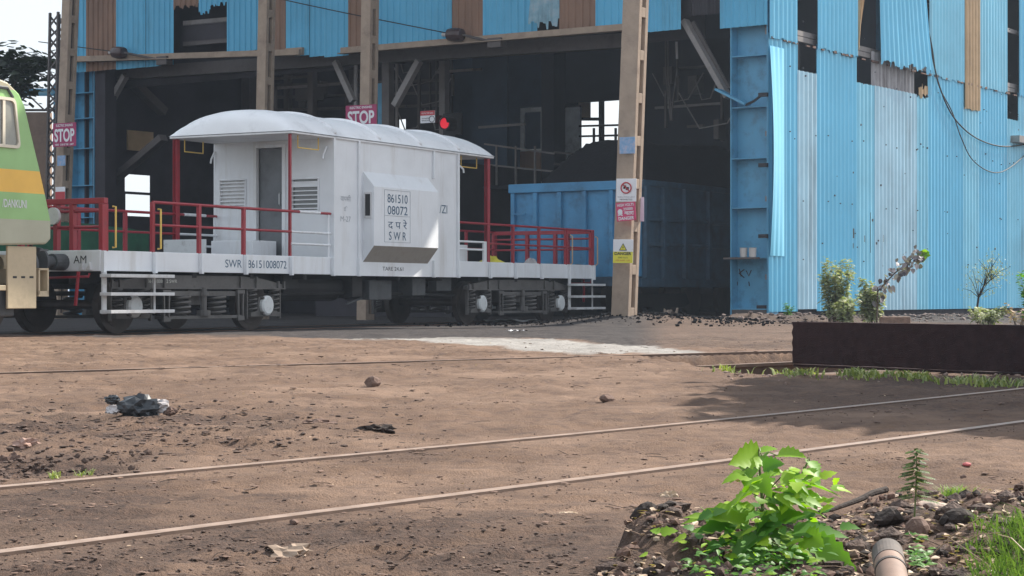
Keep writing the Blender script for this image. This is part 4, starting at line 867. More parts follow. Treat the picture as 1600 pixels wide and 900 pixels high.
mb = MB(); mb.wall('x', 9, 9.1, fyb(705, 9), fyb(430, 9), 0, 8.5, [hole(621, 634, 186, 206, 9)]); sb(mb, 'partition', DARKBR)
mb = MB(); mb.box(10, 10.1, fyb(862, 10), fyb(706, 10), 0, 8.5); sb(mb, 'partition', DARKBL)
mb = MB(); mb.box(8.2, 8.8, fyb(866, 8.2), fyb(846, 8.2), 0, 8.2); sb(mb, 'pillar', DARKIN)
mb = MB(); mb.box(8.4, 8.5, fyb(792, 8.4), fyb(738, 8.4), 0, 8.2); sb(mb, 'pillar', DARKBL)
# office with door and window
mb = MB(); x_ = 9.6
mb.wall('x', x_, x_+.05, fyb(850, x_), fyb(813, x_), 3.0, fzb(830, 168, x_), [(fyb(845, x_), fyb(819, x_), fzb(830, 233, x_), fzb(830, 175, x_))]); sb(mb, 'office_window_frame', GREYWALL)
mb = MB(); mb.box(x_-.05, x_-.002, fyb(846, x_), fyb(814, x_), fzb(830, 284, x_), fzb(830, 236, x_)); sb(mb, 'plywood_panel', BROWN)
mb = MB(); mb.box(13, 13.1, fyb(906, 13), fyb(864, 13), 2.5, fzb(885, 168, 13)); sb(mb, 'office_wall', GREYWALL)
mb = MB(); mb.box(14, 14.08, fyb(921, 14), fyb(904, 14), fzb(910, 187, 14), fzb(910, 158, 14)); sb(mb, 'shutter', CREAM)
mb = MB(); mb.box(13.8, 13.9, fyb(980, 13.8), fyb(860, 13.8), fzb(930, 158, 13.8), 9.5); sb(mb, 'lintel', DARKIN)
strut(940, 158, 940, 225, 14, 14, .14, .14, DARKIN, 'mullion'); strut(904, 186, 940, 186, 14, 14, .1, .1, DARKIN, 'mullion')
strut(904, 165, 904, 280, 14, 14, .18, .1, STEEL, 'mullion')
# walkway railing
for ya, yb in ((225, 240), (257, 268)): strut(757, ya, 866, yb, 6, 6, .05, .05, STEELG, 'walkway_rail'); 
for ya, yb in ((238, 241), (256, 262)): strut(866, ya, 905, yb, 8, 8, .06, .06, STEEL, 'walkway_rail')
for y in (197, 213): strut(905, y, 980, y-2, 12, 12, .06, .06, STEEL, 'walkway_rail')
for x in (776, 806, 836): strut(x, 228, x, 290, 6, 6, .05, .05, STEELG, 'walkway_post')
for x in (882, 928, 962): strut(x, 200 if x > 900 else 240, x, 285, 10, 10, .06, .06, STEEL, 'walkway_post')
mb = MB(); mb.box(5.5, 9, fyb(905, 7), fyb(720, 7), fzb(800, 296, 6), fzb(800, 290, 6)); sb(mb, 'walkway_floor', DARKIN)
mb = MB(); mb.box(4, 8.5, fyb(770, 6), fyb(560, 6), 0, fzb(700, 262, 6)); sb(mb, 'machine_room', DARKBR)
# right bay: brace, chute, hanging ropes
strut(1070, 32, 1138, 152, .3, .3, .25, .12); strut(1080, 36, 1136, 140, .42, .42, .05, .2, STEEL)
strut(1122, 140, 1168, 163, .0, -.05, .30, .05, BCOL, 'bent_plate'); 
mb = MB(); pts = [(1165, 164), (1178, 158), (1188, 150), (1197, 148)]; mb.tube([(-.1, fyb(x, -.1), fzb(x, y, -.1)) for x, y in pts], .03, 6); sb(mb, 'cable', WIRE)
for y in (148, 258, 369): mb = MB(); mb.box(-.14, -.05, fyb(1198, -.1)-.02, fyb(1186, -.1), fzb(1190, y+3, -.1), fzb(1190, y-3, -.1)); sb(mb, 'clamp', INK)
for x0r, x1r in ((1040, 1048), (1058, 1048), (1044, 1050)):
    mb = MB(); mb.tube([(3, fyb(x0r, 3), 10), (3, fyb(x0r, 3), 6.5), (3, fyb(x1r, 3), fzb(1048, 188, 3))], .025, 5); sb(mb, 'hanging_rope', STEEL)
mb = MB(); mb.tube([(2.5, fyb(1057, 2.5), fzb(1057, 65, 2.5)), (2.5, fyb(1058, 2.5), fzb(1058, 92, 2.5))], .03, 6); sb(mb, 'lamp_tube', SWHITE)
mb = MB(); a_ = 9.0; pts = [(1140, 100), (1140, 235), (1118, 268), (1095, 290), (1078, 300), (1060, 330), (1012, 330), (1012, 60), (1140, 60)]
mb.prism([(fyb(x, a_), fzb(x, y, a_)) for x, y in pts], 'x', a_, a_+.6); sb(mb, 'hopper', DARKIN)
strut(1112, 265, 1130, 300, 12, 12, .2, .2, STEEL); strut(1100, 262, 1100, 310, 13, 13, .1, .1, STEEL); strut(1095, 284, 1140, 284, 12.5, 12.5, .06, .06, STEELG)
strut(1122, 243, 1140, 236, 12, 12, .08, .08, STEEL)
# duct lamp pieces
mb = MB(); mb.tube([(.1, fyb(1009, 0)-.05, fz(1015, 43)), (.1, fyb(1022, 0), fz(1015, 43))], .1, 14); sb(mb, 'pipe_stub', RUST)

mb = MB(); rr_ = random.Random(3)
for z in (1.6, 3.0, 4.6, 6.1, 7.2, 8.6):
    s_ = .3
    while s_ < 22:
        zz = z+rr_.uniform(-.05, .05)
        if rr_.random() < .4: mb.box(s_, s_+.022, -.080, -.05, zz, zz+.026)
        s_ += .675
for _ in range(70):
    s_ = rr_.uniform(.3, 22); z = rr_.uniform(.8, 8); h = rr_.uniform(.015, .05); mb.box(s_, s_+h*.8, -.075, -.045, z, z+h)
sb(mb, 'sheet_fixings', mat('rusted_fixing', (.09,.10,.12), .8, var=.4))['kind'] = 'stuff'
mb = MB()
for k in range(26):
    x = 1206+k*15+rr_.uniform(-5, 5)
    if x > 1585: break
    a = SF.a_at(x, 0); w_ = rr_.uniform(.1, .45); mb.box(a, a+w_, -.085, -.055, ZL-.03, ZL+rr_.uniform(.0, .04))
sb(mb, 'rusty_lap_edge', RUST)
rr_ = random.Random(8)
for k in range(34):      # pipes, cables and boxes inside the shed
    x = rr_.uniform(425, 760) if k % 3 else rr_.uniform(1012, 1135); a = rr_.uniform(3, 8.4); y = rr_.uniform(95, 200); L_ = rr_.uniform(20, 110)
    if k % 4 == 0: strut(x, y, x+L_, y-L_*.07, a, a, .07, .07, STEELG if k % 8 else STEEL, 'interior_pipe')
    elif k % 4 == 1: strut(x, y, x, y+L_, a, a, .06, .08, STEEL, 'interior_pipe')
    elif k % 4 == 2:
        mb = MB(); p = [(a, fyb(x, a), fzb(x, y-20, a)), (a, fyb(x+L_*.3, a), fzb(x, y+L_*.35, a)), (a, fyb(x+L_*.7, a), fzb(x, y+L_*.3, a)), (a, fyb(x+L_, a), fzb(x, y-15, a))]; mb.tube(p, .022, 5); sb(mb, 'interior_cable', STEELG)
    else:
        w0, w1 = sorted((fyb(x, a), fyb(x+L_*.35, a))); z = fzb(x, y, a); mb = MB(); mb.box(a, a+.4, w0, w1, z-.5, z); sb(mb, 'interior_box', STEEL if k % 8 else DARKBR, bevel=.01)
# paint pots on the column ledge
mb = MB(); mb.box(-.28, -.06, fyb(1186, -.1), fyb(1136, -.1), fzb(1165, 405, -.1), fzb(1165, 402, -.1)); sb(mb, 'ledge', STEEL)
for px, lab in ((1162, 'left of two chipped white pots on the blue column ledge'), (1176, 'right of two chipped white pots on the blue column ledge')):
    w = fyb(px, -.17); z = fzb(px, 402, -.17); mb = MB(); mb.tube([(0,0,0), (0,0,.02), (0,0,.21), (0,0,.22)], [.075, .08, .088, .095], 20, caps=False); mb.tube([(0,0,.0), (0,0,.17)], .074, 20)
    o = mb.build('paint_pot', POT, None); o.location = SF.world(-.17, w, z); tag(o, lab, 'pot', 'pots on the column ledge')

# signal lamp
p = SF.world(2.5, fyb(699, 2.5), fzb(699, 193, 2.5)); sg_ = empty('signal_lamp', p, SF.rz, 'round red lit signal lamp glowing in the dark shed above the van roof', 'signal lamp')
mb = MB(); mb.tube([(-.12, 0, 0), (.2, 0, 0)], .19, 24); mb.box(.2, .3, -.3, .3, -.3, .3); mb.tube([(.25, 0, -.2), (.25, 0, -3.5)], .05, 8); mb.build('housing', BLACK, sg_)
mb = MB(); mb.tube([(-.135, 0, 0), (-.121, 0, 0)], .145, 24); mb.build('lens', LAMPRED, sg_)
mb = MB(); n_ = 14; vs2 = []
for i in range(n_+1):
    t = math.pi*i/n_
    for x in (-.13, -.36+.06*abs(math.cos(t))): vs2.append((x, .2*math.cos(t), .2*math.sin(t)))
mb.add(vs2, [(2*i, 2*i+1, 2*i+3, 2*i+2) for i in range(n_)]); mb.build('hood', BLACK, sg_)

# ------------------------------------------------------------------ concrete masts
def mast(px0, px1, pytop, Y, w, d, h, lab, lean, base_py, th=35):
    x = (px0+px1)/2; loc = Vector(((x-800)/FPX*Y, Y, 0)); loc.z = gh(loc.x, loc.y)-.05
    root = empty('concrete_mast', loc, R(90-th), lab, 'mast', 'concrete masts in front of the shed')
    root.rotation_euler = (0, 0, R(90-th))
    mb = MB(); pr_h = .86; gap = .2; z = .35
    # local: x along d2 (depth), y to the left; front face at -x, recessed face at -y
    mb.box(-d/2, -d/2+.11, -w/2, w/2, 0, h); mb.box(d/2-.11, d/2, -w/2, w/2, 0, h); mb.box(-d/2+.11, d/2-.11, -w/2+.1, w/2-.1, 0, h)
    zz = [0]; 
    zc = .0
    while zc < h:
        for ya, yb in ((-w/2, -w/2+.1), (w/2-.1, w/2)): mb.box(-d/2+.11, d/2-.11, ya+.002, yb-.002, zc, min(h, zc+gap))
        zc += pr_h
    # shear for the lean
    cr, sr = math.cos(-R(90-th)), math.sin(-R(90-th)); lx, ly = lean*cr, lean*sr
    mb.v = [(a+lx*c/h, b2+ly*c/h, c) for a, b2, c in mb.v]
    mb.build('shaft', CONC, root, bevel=.01)
    m2 = MB()
    for s_ in (-1, 1):
        m2.box(-d/2+.11, d/2-.11, s_*(w/2-.1)-.003 if s_ > 0 else -(w/2-.1)-.003, s_*(w/2-.1)+.003 if s_ > 0 else -(w/2-.1)+.003, 0, h)
    m2.v = [(a+lx*c/h, b2+ly*c/h, c) for a, b2, c in m2.v]; m2.build('recess', CONCD, root)
    return root, loc
mast(955, 995, 0, 38.6, .40, .36, 9, 'tall concrete mast nearest the blue column, carrying caution signs', .34, 497)
mast(393, 421, 0, 49.0, .30, .34, 11, 'concrete mast rising behind the left end of the van roof', .22, 480)
mast(557, 585, 0, 47.5, .30, .34, 11, 'concrete mast rising behind the middle of the van roof', .16, 480)
mast(78, 104, 0, 50.0, .29, .34, 11, 'leftmost concrete mast, beside the lattice mast', .42, 480)
# lattice mast
lx_, ly_ = (83-800)/FPX*52, 52.0
lat = empty('lattice_mast', (lx_, ly_, gh(lx_, ly_)), R(55), 'slender steel lattice mast behind the leftmost STOP sign', 'mast')
w = .16; H = at(88, 20, 52).z-gh(lx_, ly_)
for a in (-w, w):
    for b2 in (-w, w):
        mb = MB(); mb.bar((a, b2, 0), (a+.1, b2-.1, H), .06, .06); mb.build('leg', STEEL, lat)
z = .1; k = 0
while z < H-.3:
    t = z/H; o_ = (.1*t, -.1*t)
    for (p, q) in (((-w,-w),(w,-w)), ((w,-w),(w,w)), ((w,w),(-w,w)), ((-w,w),(-w,-w))):
        if k % 2: p, q = q, p
        mb = MB(); mb.bar((p[0]+o_[0], p[1]+o_[1], z), (q[0]+o_[0], q[1]+o_[1], z+.28), .02, .05); mb.build('lacing', STEEL, lat)
    z += .3; k += 1

# ------------------------------------------------------------------ signs
def sign(px0, px1, py0, py1, Y, th, name, lab, m_, cat='sign', tilt=0):
    c = at((px0+px1)/2, (py0+py1)/2, Y); W_ = abs(px1-px0)/FPX*Y/math.cos(R(th)*.9); H_ = (py1-py0)/FPX*Y
    o = empty(name, c, R(-th), lab, cat); o.rotation_euler = (0, R(tilt), R(-th))   # local x = right, y = away, z = up
    mb = MB(); mb.box(-W_/2, W_/2, 0, .012, -H_/2, H_/2); mb.build('board', m_, o, bevel=.003); return o, W_, H_
def stop(px0, px1, py0, py1, Y, lab):
    o, W_, H_ = sign(px0, px1, py0, py1, Y, 30, 'stop_sign', lab, MAG); y = -.004
    text('STOP', 'lettering', SWHITE, o, (0, y, -.02*H_), H_*.56, (1,0,0), W_*.86, bold=.03)
    text('ELECTRIC ENGINES', 'lettering', SWHITE, o, (0, y, H_*.40), H_*.1, (1,0,0), W_*.72, bold=.02)
    text('WHEN COAL IS TOBE UNLOADED'[:0]+'WIRES LIVE AT THIS POINT'[:0]+'HERE · CAB IS THE · LIMIT', 'lettering', SWHITE, o, (0, y, -H_*.41), H_*.08, (1,0,0), W_*.8, bold=.02)
stop(79, 122, 192, 229, 49.3, 'magenta STOP sign on the leftmost concrete mast above the red railings')
stop(538, 590, 164, 201, 46.8, 'magenta STOP sign half hidden behind the top of the van roof')
o, a, b2 = sign(656, 680, 173, 192, 47, 30, 'notice_board', 'small red and white notice hanging inside the shed left of the red lamp', SWHITE)
mb = MB(); mb.box(-a/2+.002, a/2-.002, -.004, -.001, b2*.12, b2*.5-.002); mb.build('red_band', SRED, o)
text('RESTRICTED AREA', 'lettering', SWHITE, o, (0, -.006, b2*.3), b2*.13, (1,0,0), a*.8)
text('AUTHORISED', 'lettering', INK, o, (-a*.12, -.004, -b2*.12), b2*.1, (1,0,0), a*.55, bold=.02); text('PERSONS ONLY', 'lettering', INK, o, (-a*.12, -.004, -b2*.3), b2*.1, (1,0,0), a*.55, bold=.02)
mb = MB(); mb.tube([(a*.3+.075*math.cos(t), -.006, -b2*.2+.075*math.sin(t)) for t in np.linspace(0, 2*math.pi, 17)], .008, 4, False); mb.build('ring', INK, o)
# signs on the near mast
YM = 38.2
o, a, b2 = sign(963, 994, 279, 315, YM, 22, 'notice_board', 'white notice with a red crossed circle, uppermost on the near mast', SWHITE, tilt=1)
rg = MB(); rg.tube([(.105*math.cos(t), -.012, b2*.10+.105*math.sin(t)) for t in np.linspace(0, 2*math.pi, 25)], .013, 5, False); rg.tube([(-.075, -.012, b2*.1+.075), (.075, -.012, b2*.1-.075)], .011, 5); rg.build('red_circle', SRED, o)
g_ = MB(); g_.box(-.05, .0, -.006, -.001, b2*.1+.0, b2*.1+.05); g_.box(-.01, .055, -.006, -.002, b2*.1-.045, b2*.1+.015); g_.box(-.06, -.02, -.005, -.002, b2*.1-.02, b2*.1+.02); g_.build('pictogram', INK, o)
text('MOBILE PHONE USE IS', 'lettering', INK, o, (0, -.004, -b2*.30), .018, (1,0,0), a*.84); text('PROHIBITED', 'lettering', INK, o, (0, -.004, -b2*.41), .03, (1,0,0), a*.62)
o, a, b2 = sign(963, 993, 316, 345, YM, 22, 'caution_board', 'pink red danger notice with skull below the white crossed circle notice', mat('pink_sign', (.55,.05,.14), .5, var=.1), tilt=-4)
text('HIGH VOLTS', 'lettering', SWHITE, o, (0, -.004, b2*.36), b2*.15, (1,0,0), a*.86, bold=.02); text('25000', 'lettering', SWHITE, o, (a*.12, -.004, b2*.14), b2*.14, (1,0,0), a*.5, bold=.02)
text('खतरा', 'lettering', SWHITE, o, (a*.16, -.004, -b2*.10), b2*.2, (1,0,0), a*.5, bold=.02); text('DANGER', 'lettering', SWHITE, o, (0, -.004, -b2*.36), b2*.18, (1,0,0), a*.8, bold=.03)
mb = MB(); mb.tube([(-a*.3, -.006, b2*.02), (-a*.3, -.002, b2*.02)], .05, 14); mb.bar((-a*.42, -.004, -b2*.2), (-a*.18, -.004, -b2*.08), .004, .02); mb.bar((-a*.42, -.004, -b2*.08), (-a*.18, -.004, -b2*.2), .004, .02); mb.build('skull', SWHITE, o)
o, a, b2 = sign(958, 989, 374, 411, YM, 22, 'caution_board', 'white and yellow DANGER notice with black triangle, lowest on the near mast', SWHITE, tilt=1)
mb = MB(); mb.box(-a/2+.002, a/2-.002, -.004, -.001, -b2/2+.002, -b2*.02); mb.build('yellow_band', SYEL, o)
mb = MB(); mb.prism([(-.085, b2*.03), (.085, b2*.03), (0, b2*.34)], 'y', -.006, -.002); mb.build('black_triangle', INK, o); mb = MB(); mb.prism([(-.062, b2*.03+.014), (.062, b2*.03+.014), (0, b2*.34-.024)], 'y', -.009, -.0065); mb.build('yellow_triangle', SYEL, o)
mb = MB(); mb.prism([(.012, b2*.25), (-.014, b2*.15), (0, b2*.15), (-.008, b2*.07), (.016, b2*.17), (.002, b2*.17)], 'y', -.012, -.0095); mb.build('bolt_symbol', INK, o)
text('DANGER', 'lettering', INK, o, (0, -.006, -b2*.10), b2*.13, (1,0,0), a*.84, bold=.035); text('25000 VOLTS', 'lettering', INK, o, (0, -.006, -b2*.27), b2*.06, (1,0,0), a*.5); text('KEEP AWAY · LIVE', 'lettering', SRED, o, (0, -.006, -b2*.39), b2*.06, (1,0,0), a*.7)
o, a, b2 = sign(968, 992, 214, 240, YM+.1, 22, 'faded_plate', 'small faded blue and pink plate high on the near concrete mast', SBLUE)
o, a, b2 = sign(997, 1006, 308, 346, YM+.4, 22, 'paper_notice', 'blank pale lilac paper on the recessed side of the near mast', mat('lilac_paper', (.55,.5,.62), .7, var=.06))
o, a, b2 = sign(88, 103, 243, 259, 49.4, 30, 'faded_plate', 'small faded blue plate under the leftmost STOP sign', SBLUE)
o, a, b2 = sign(85, 103, 292, 322, 49.4, 30, 'notice_board', 'red and white notice low on the leftmost concrete mast', SWHITE)
mb = MB(); mb.box(-a/2+.002, a/2-.002, -.004, -.001, -b2/2+.002, b2*.25); mb.build('red_band', SRED, o)

# ------------------------------------------------------------------ insulators, span wires, cables
def insulator(px, py, lab, a=-.35, to=(100, 73), Yto=49, bx=None):
    c = SF.world(a, fyb(px, a), fzb(px, py, a)); root = empty('insulator', c, SF.rz, lab, 'insulator', 'insulators on the shed front')
    mb = MB(); ax = Vector((0, -1, -.08)).normalized()
    prof = [(-.30, .05), (-.24, .09), (-.22, .15), (-.1, .17), (.0, .175), (.12, .17), (.2, .15), (.22, .06)]
    mb.tube([ax*t for t, r in prof], [r for t, r in prof], 20); mb.build('bell', PORC, root, smooth=False)
    mb = MB(); mb.tube([ax*-.42, ax*-.3], .05, 10); mb.build('cap', POT, root)
    mb = MB(); q = Vector((.1, -(fyb(px, a)-fyb(bx, a)) if False else fyb(bx, a)-fyb(px, a), fzb(bx, py+12, a)-c.z)); mb.tube([ax*.2, ax*.2*.4+q*.6, q], .035, 6); mb.box(q.x-.06, q.x+.2, q.y-.2, q.y+.2, q.z-.12, q.z+.12); mb.build('bracket', STEEL, root)
    return c+SF.world(0, 0)*0
insulator(186, 82, 'brown insulator on the bearer beam, nearer the leftmost mast', bx=250)
insulator(712, 54, 'brown insulator on the bearer beam, nearer the near mast', bx=770)
def cable(pts, r, lab, m_=WIRE, name='cable', cat='cable'):
    P_ = [Vector(p) for p in pts]; out = []
    for i in range(len(P_)-1):     # Catmull-Rom
        p0 = P_[max(i-1, 0)]; p1 = P_[i]; p2 = P_[i+1]; p3 = P_[min(i+2, len(P_)-1)]
        for k in range(8):
            t = k/8; out.append(.5*((2*p1)+(-p0+p2)*t+(2*p0-5*p1+4*p2-p3)*t*t+(-p0+3*p1-3*p2+p3)*t**3))
    out.append(P_[-1]); c = out[0].copy(); mb = MB(); mb.tube([p-c for p in out], r, 6); o = mb.build(name, m_, None, smooth=True); o.location = c; tag(o, lab, cat); return o
def SP(px, py, a): return SF.world(a, fyb(px, a), fzb(px, py, a))
cable([SP(60, 65, -.4), SP(120, 73, -.4), SP(174, 80, -.4)], .014, 'thin span wire running left from the leftmost insulator')
cable([SP(400, -10, -.4), SP(520, 16, -.4), SP(620, 36, -.4), SP(696, 51, -.4)], .014, 'thin span wire rising left from the insulator above the red lamp')
def WP(px, py, off=-.15): a = SF.a_at(px, off); return SF.world(a, off, SF.z_at(py, a, off))
cable([WP(1428, 5), WP(1440, 12), WP(1452, 60), WP(1464, 120), WP(1480, 165), WP(1500, 195), WP(1530, 218), WP(1570, 229), WP(1620, 222)], .02, 'upper black cable drooping along the blue corrugated wall')
cable([WP(1442, 8), WP(1456, 70), WP(1466, 130), WP(1488, 175), WP(1502, 215), WP(1520, 250), WP(1550, 269), WP(1578, 262), WP(1620, 225)], .015, 'lower thin black cable looping deepest on the blue wall')
mb = MB(); a, z = SF.az(1583, 217, -.1); mb.box(a, a+1.6, -.3, -.02, z-.1, z+.1); sb(mb, 'cable_tray', STEELG)
mb = MB()
for x, y0, y1 in ((1334, 357, 372), (1361, 332, 395), (1364, 342, 346), (1380, 367, 378), (1351, 368, 378), (1333, 380, 388), (1370, 378, 382)):
    for y in (y0, y1): pass
    p = WP(x, y0, -.05); q = WP(x, y1, -.05); il = SF
    a, za = SF.az(x, y0, -.05); zb2 = SF.az(x, y1, -.05)[1]; mb.box(a-.03, a+.03, -.05, -.03, zb2, za)
sb(mb, 'tear_mark', INK)

# ------------------------------------------------------------------ rusty girder lying on the ground
p0 = gp(1238, 568); p1 = gp(1600, 588); d_ = (p1-p0); d_.z = 0; d_.normalize(); zt0 = CAMH+(HZ-506)/FPX*p0.y; zt1 = CAMH+(HZ-524)/FPX*p1.y
g = empty('steel_girder', p0, math.atan2(d_.y, d_.x), 'long dark rusty steel girder lying on the ground in front of the blue wall', 'girder')
hg = zt0-p0.z+.02; ln_ = 7.5
mb = MB(); mb.box(0, ln_, 0, .02, 0, hg); mb.box(0.02, ln_, .19, .2, .01, hg-.01)
nseg = 60; mb = MB(); vs2 = []; fs2 = []
for i in range(nseg+1):
    x = ln_*i/nseg; 
    for j in range(9):
        z = hg*j/8; vs2.append((x+(.012*math.sin(j*3) if i == 0 else 0), (random.random()-.5)*.003, z+(random.random()-.5)*.008*(j in (0, 8))))
for i in range(nseg):
    for j in range(8): a = i*9+j; fs2.append((a, a+9, a+10, a+1))
mb.add(vs2, fs2); mb.build('web', GIRD, g)
mb = MB(); mb.box(-.01, ln_, .012, .24, hg-.02, hg); mb.build('top_flange', GIRD, g, bevel=.004)
mb = MB(); mb.box(0, ln_, .012, .24, -.03, -.005); mb.build('bottom_flange', GIRD, g, bevel=.004)
mb = MB(); mb.box(0, .015, .012, .24, 0, hg-.02); mb.build('end_plate', GIRD, g)
mb = MB()
# brick and block behind the girder
def chunk(r=1, sub=2, jit=.25, flat=(1, 1, 1), seed=None):
    import bmesh
    bm = bmesh.new(); bmesh.ops.create_icosphere(bm, subdivisions=sub, radius=r); rr = random.Random(seed if seed is not None else random.random())
    ax = [Vector((rr.uniform(-1, 1), rr.uniform(-1, 1), rr.uniform(-1, 1))).normalized() for _ in range(7)]; cut = [rr.uniform(.55, .95)*r for _ in ax]
    for v in bm.verts:
        for a, c in zip(ax, cut):
            d = v.co.dot(a)
            if d > c: v.co -= a*(d-c)
        v.co *= 1+rr.uniform(-jit, jit)*.25; v.co = Vector((v.co.x*flat[0], v.co.y*flat[1], v.co.z*flat[2]))
    vs = [tuple(v.co) for v in bm.verts]; fs = [tuple(q.index for q in f.verts) for f in bm.faces]; bm.free(); return vs, fs
def stone(px, py, size, m_, lab, name='stone', cat='stone', flat=(1, .8, .55), rz=0, dz=None, rx=0, Y=None, group=None, sub=2):
    p = gp(px, py) if Y is None else at(px, py, Y)
    mb = MB(); mb.add(*chunk(size, sub, .3, flat)); o = mb.build(name, m_, None)
    z = gh(p.x, p.y)+size*flat[2]*.45 if Y is None else max(min(p.z, gh(p.x, p.y)+size*flat[2]*.7), gh(p.x, p.y)+size*flat[2]*.3)
    o.location = (p.x, p.y, z); o.rotation_euler = (rx, 0, rz); tag(o, lab, cat, group); return o
for px, lab, m_ in ((1398, 'brown block lying behind the girder under the purple plant', BATTEN), ):
    p = gp(px, 505); p = Vector((at(px, 508, 36).x, 36, gh(at(px, 508, 36).x, 36))); mb = MB(); mb.box(-.28, .28, -.1, .1, 0, .22); o = mb.build('block', m_, None, bevel=.02); o.location = p+Vector((0, 0, 0)); tag(o, lab, 'block')

# ------------------------------------------------------------------ vegetation
def leaf_verts(mb, base, dirv, nrm, L_, Wd, fold=.15, curl=.3, seg=5, shape='ovate'):
    d = Vector(dirv).normalized(); s = d.cross(Vector(nrm)).normalized(); n = s.cross(d).normalized(); vs = []; fs = []
    for i in range(seg+1):
        t = i/seg; c = Vector(base)+d*(L_*t)-Vector((0, 0, 1))*(curl*L_*t*t)
        if shape == 'heart': w = Wd*.5*(max(0, math.sin(math.pi*min(1, t*.93+.07)**.62))**.9)*(1.0 if i % 2 else .84) if t < 1 else 0
        else: w = Wd*.5*math.sin(math.pi*t**.8)
        w = max(w, 0)*(1+.16*(i % 2)); vs += [c-s*w+n*fold*w, c, c+s*w+n*fold*w]
    for i in range(seg):
        a = i*3; fs += [(a, a+3, a+4, a+1), (a+1, a+4, a+5, a+2)]
    mb.add(vs, fs)
def bush(name, lab, cat, base, h, spread, nst, nleaf, lsz, lm_, stem=BARK, bend=.2, group=None, top=None, droop=.3, wide=.6):
    root = empty(name, base, 0, lab, cat, group); st = MB(); lf = MB()
    for k in range(nst):
        an = random.uniform(0, 6.28); r0 = random.uniform(0, spread*.35); p = Vector((r0*math.cos(an), r0*math.sin(an), -.02)); hh = h*random.uniform(.6, 1)
        ln2 = Vector((math.cos(an), math.sin(an), 0))*spread*random.uniform(.1, .8); pts = [p+ln2*(t**1.3)+Vector((0, 0, hh*t)) for t in np.linspace(0, 1, 7)]
        if top: pts = [q+Vector(top)*((i/6)**1.5) for i, q in enumerate(pts)]
        st.tube(pts, [max(.0015, lsz*.07*(1-t*.8)) for t in np.linspace(0, 1, 7)], 5)
        for j in range(nleaf):
            t = random.uniform(.12, 1)**.8; i = min(5, int(t*6)); c = pts[i].lerp(pts[i+1], t*6-i); a2 = random.uniform(0, 6.28)
            dv = Vector((math.cos(a2), math.sin(a2), random.uniform(-.3, .7))); off = dv*random.uniform(0, spread*.35*(1.1-t))
            leaf_verts(lf, c+off, dv, (random.uniform(-.4, .4), random.uniform(-.4, .4), 1), lsz*random.uniform(.6, 1.2), lsz*wide*random.uniform(.6, 1.1), curl=droop)
    st.build('stem', stem, root); lf.build('foliage', lm_, root); return root
random.seed(21)
def gpos(px, Y): x = (px-800)/FPX*Y; return Vector((x, Y, gh(x, Y)))
bush('shrub', 'bushy dusty green shrub left of the purple plant against the blue wall', 'shrub', gpos(1305, 40), 1.45, .42, 26, 75, .11, L_DUST)
bush('shrub', 'low pale leafy shrub at the foot of the taller dusty green shrub', 'shrub', gpos(1322, 39), .6, .34, 14, 50, .11, L_DUST)
bush('shrub', 'dusty shrub whose thin stem leans right with purple grey leaves', 'shrub', gpos(1362, 39.5), 1.0, .32, 20, 60, .12, L_DUST)
# leaning branch of the purple plant
b0 = gpos(1370, 39.2); root = empty('leaning_plant', b0, 0, 'thin leaning stem with purple grey leaves and a green tip by the blue wall', 'plant')
q = [Vector((0, 0, 0)), Vector((.02, 0, .7)), Vector((.35, 0, 1.05)), Vector((.75, 0, 1.38)), Vector((.95, 0, 1.45))]
st = MB(); st.tube(q, [.02, .018, .014, .01, .005], 6); st.build('stem', BARK, root); lf = MB(); lg = MB()
for j in range(105):
    t = random.uniform(.9, 4); i = min(3, int(t)); c = q[i].lerp(q[i+1], t-i)+Vector((random.gauss(0, .07), random.gauss(0, .07), random.gauss(-.02, .09))); a2 = random.uniform(0, 6.28); dv = Vector((math.cos(a2)*.6, math.sin(a2), random.uniform(-1, .6)))
    leaf_verts(lg if t > 3.8 and random.random() < .7 else lf, c, dv, (0, -1, .3), .125, .09, curl=.3)
for j in range(5): a2 = j; leaf_verts(lg, q[-1], (math.cos(a2)+.6, -.2, math.sin(a2)*.8), (0, -1, .4), .15, .11, curl=.2)
lf.build('foliage', L_PURP, root); lg.build('tip_leaf', L_BRIGHT, root)
# thin sparse sapling and low shrubs right
def sapling(px, Y, lab):
    b = gpos(px, Y); r = empty('sapling', b, 0, lab, 'sapling'); k = Y/FPX
    main = [Vector((0, 0, 0)), Vector((0, 0, 25*k)), Vector((2*k, 0, 40*k)), Vector((10*k, 0, 58*k)), Vector((22*k, 0, 68*k))]
    st = MB(); st.tube(main, [.03, .026, .022, .016, .008], 6); lf = MB()
    for _ in range(26):
        i = random.choice((2, 3, 4)); s_ = main[i]; an = random.uniform(-2.9, .6); e = s_+Vector((random.uniform(-22, 30)*k, random.uniform(-.3, .3), random.uniform(4, 52)*k)); st.tube([s_, s_.lerp(e, .5)+Vector((0, 0, .05)), e], [.01, .006, .003], 4)
        for _ in range(34):
            c = s_.lerp(e, random.uniform(.35, 1.05))+Vector((random.gauss(0, .1), random.gauss(0, .1), random.gauss(0, .08))); leaf_verts(lf, c, (random.gauss(0, 1), random.gauss(0, 1), random.gauss(0, .6)), (0, 0, 1), .045, .025, seg=2)
    st.build('stem', WOOD, r); lf.build('foliage', L_DUST, r)
sapling(1527, 42, 'sparse grey sapling with a bent dark stem in front of the blue wall')
bush('shrub', 'low round dusty shrub at the foot of the sparse grey sapling', 'shrub', gpos(1540, 38), .45, .5, 14, 40, .10, L_DUST)
bush('shrub', 'small withered shrub right of the sapling beside the shed wall', 'shrub', gpos(1592, 40), .5, .4, 8, 24, .1, L_DRY)
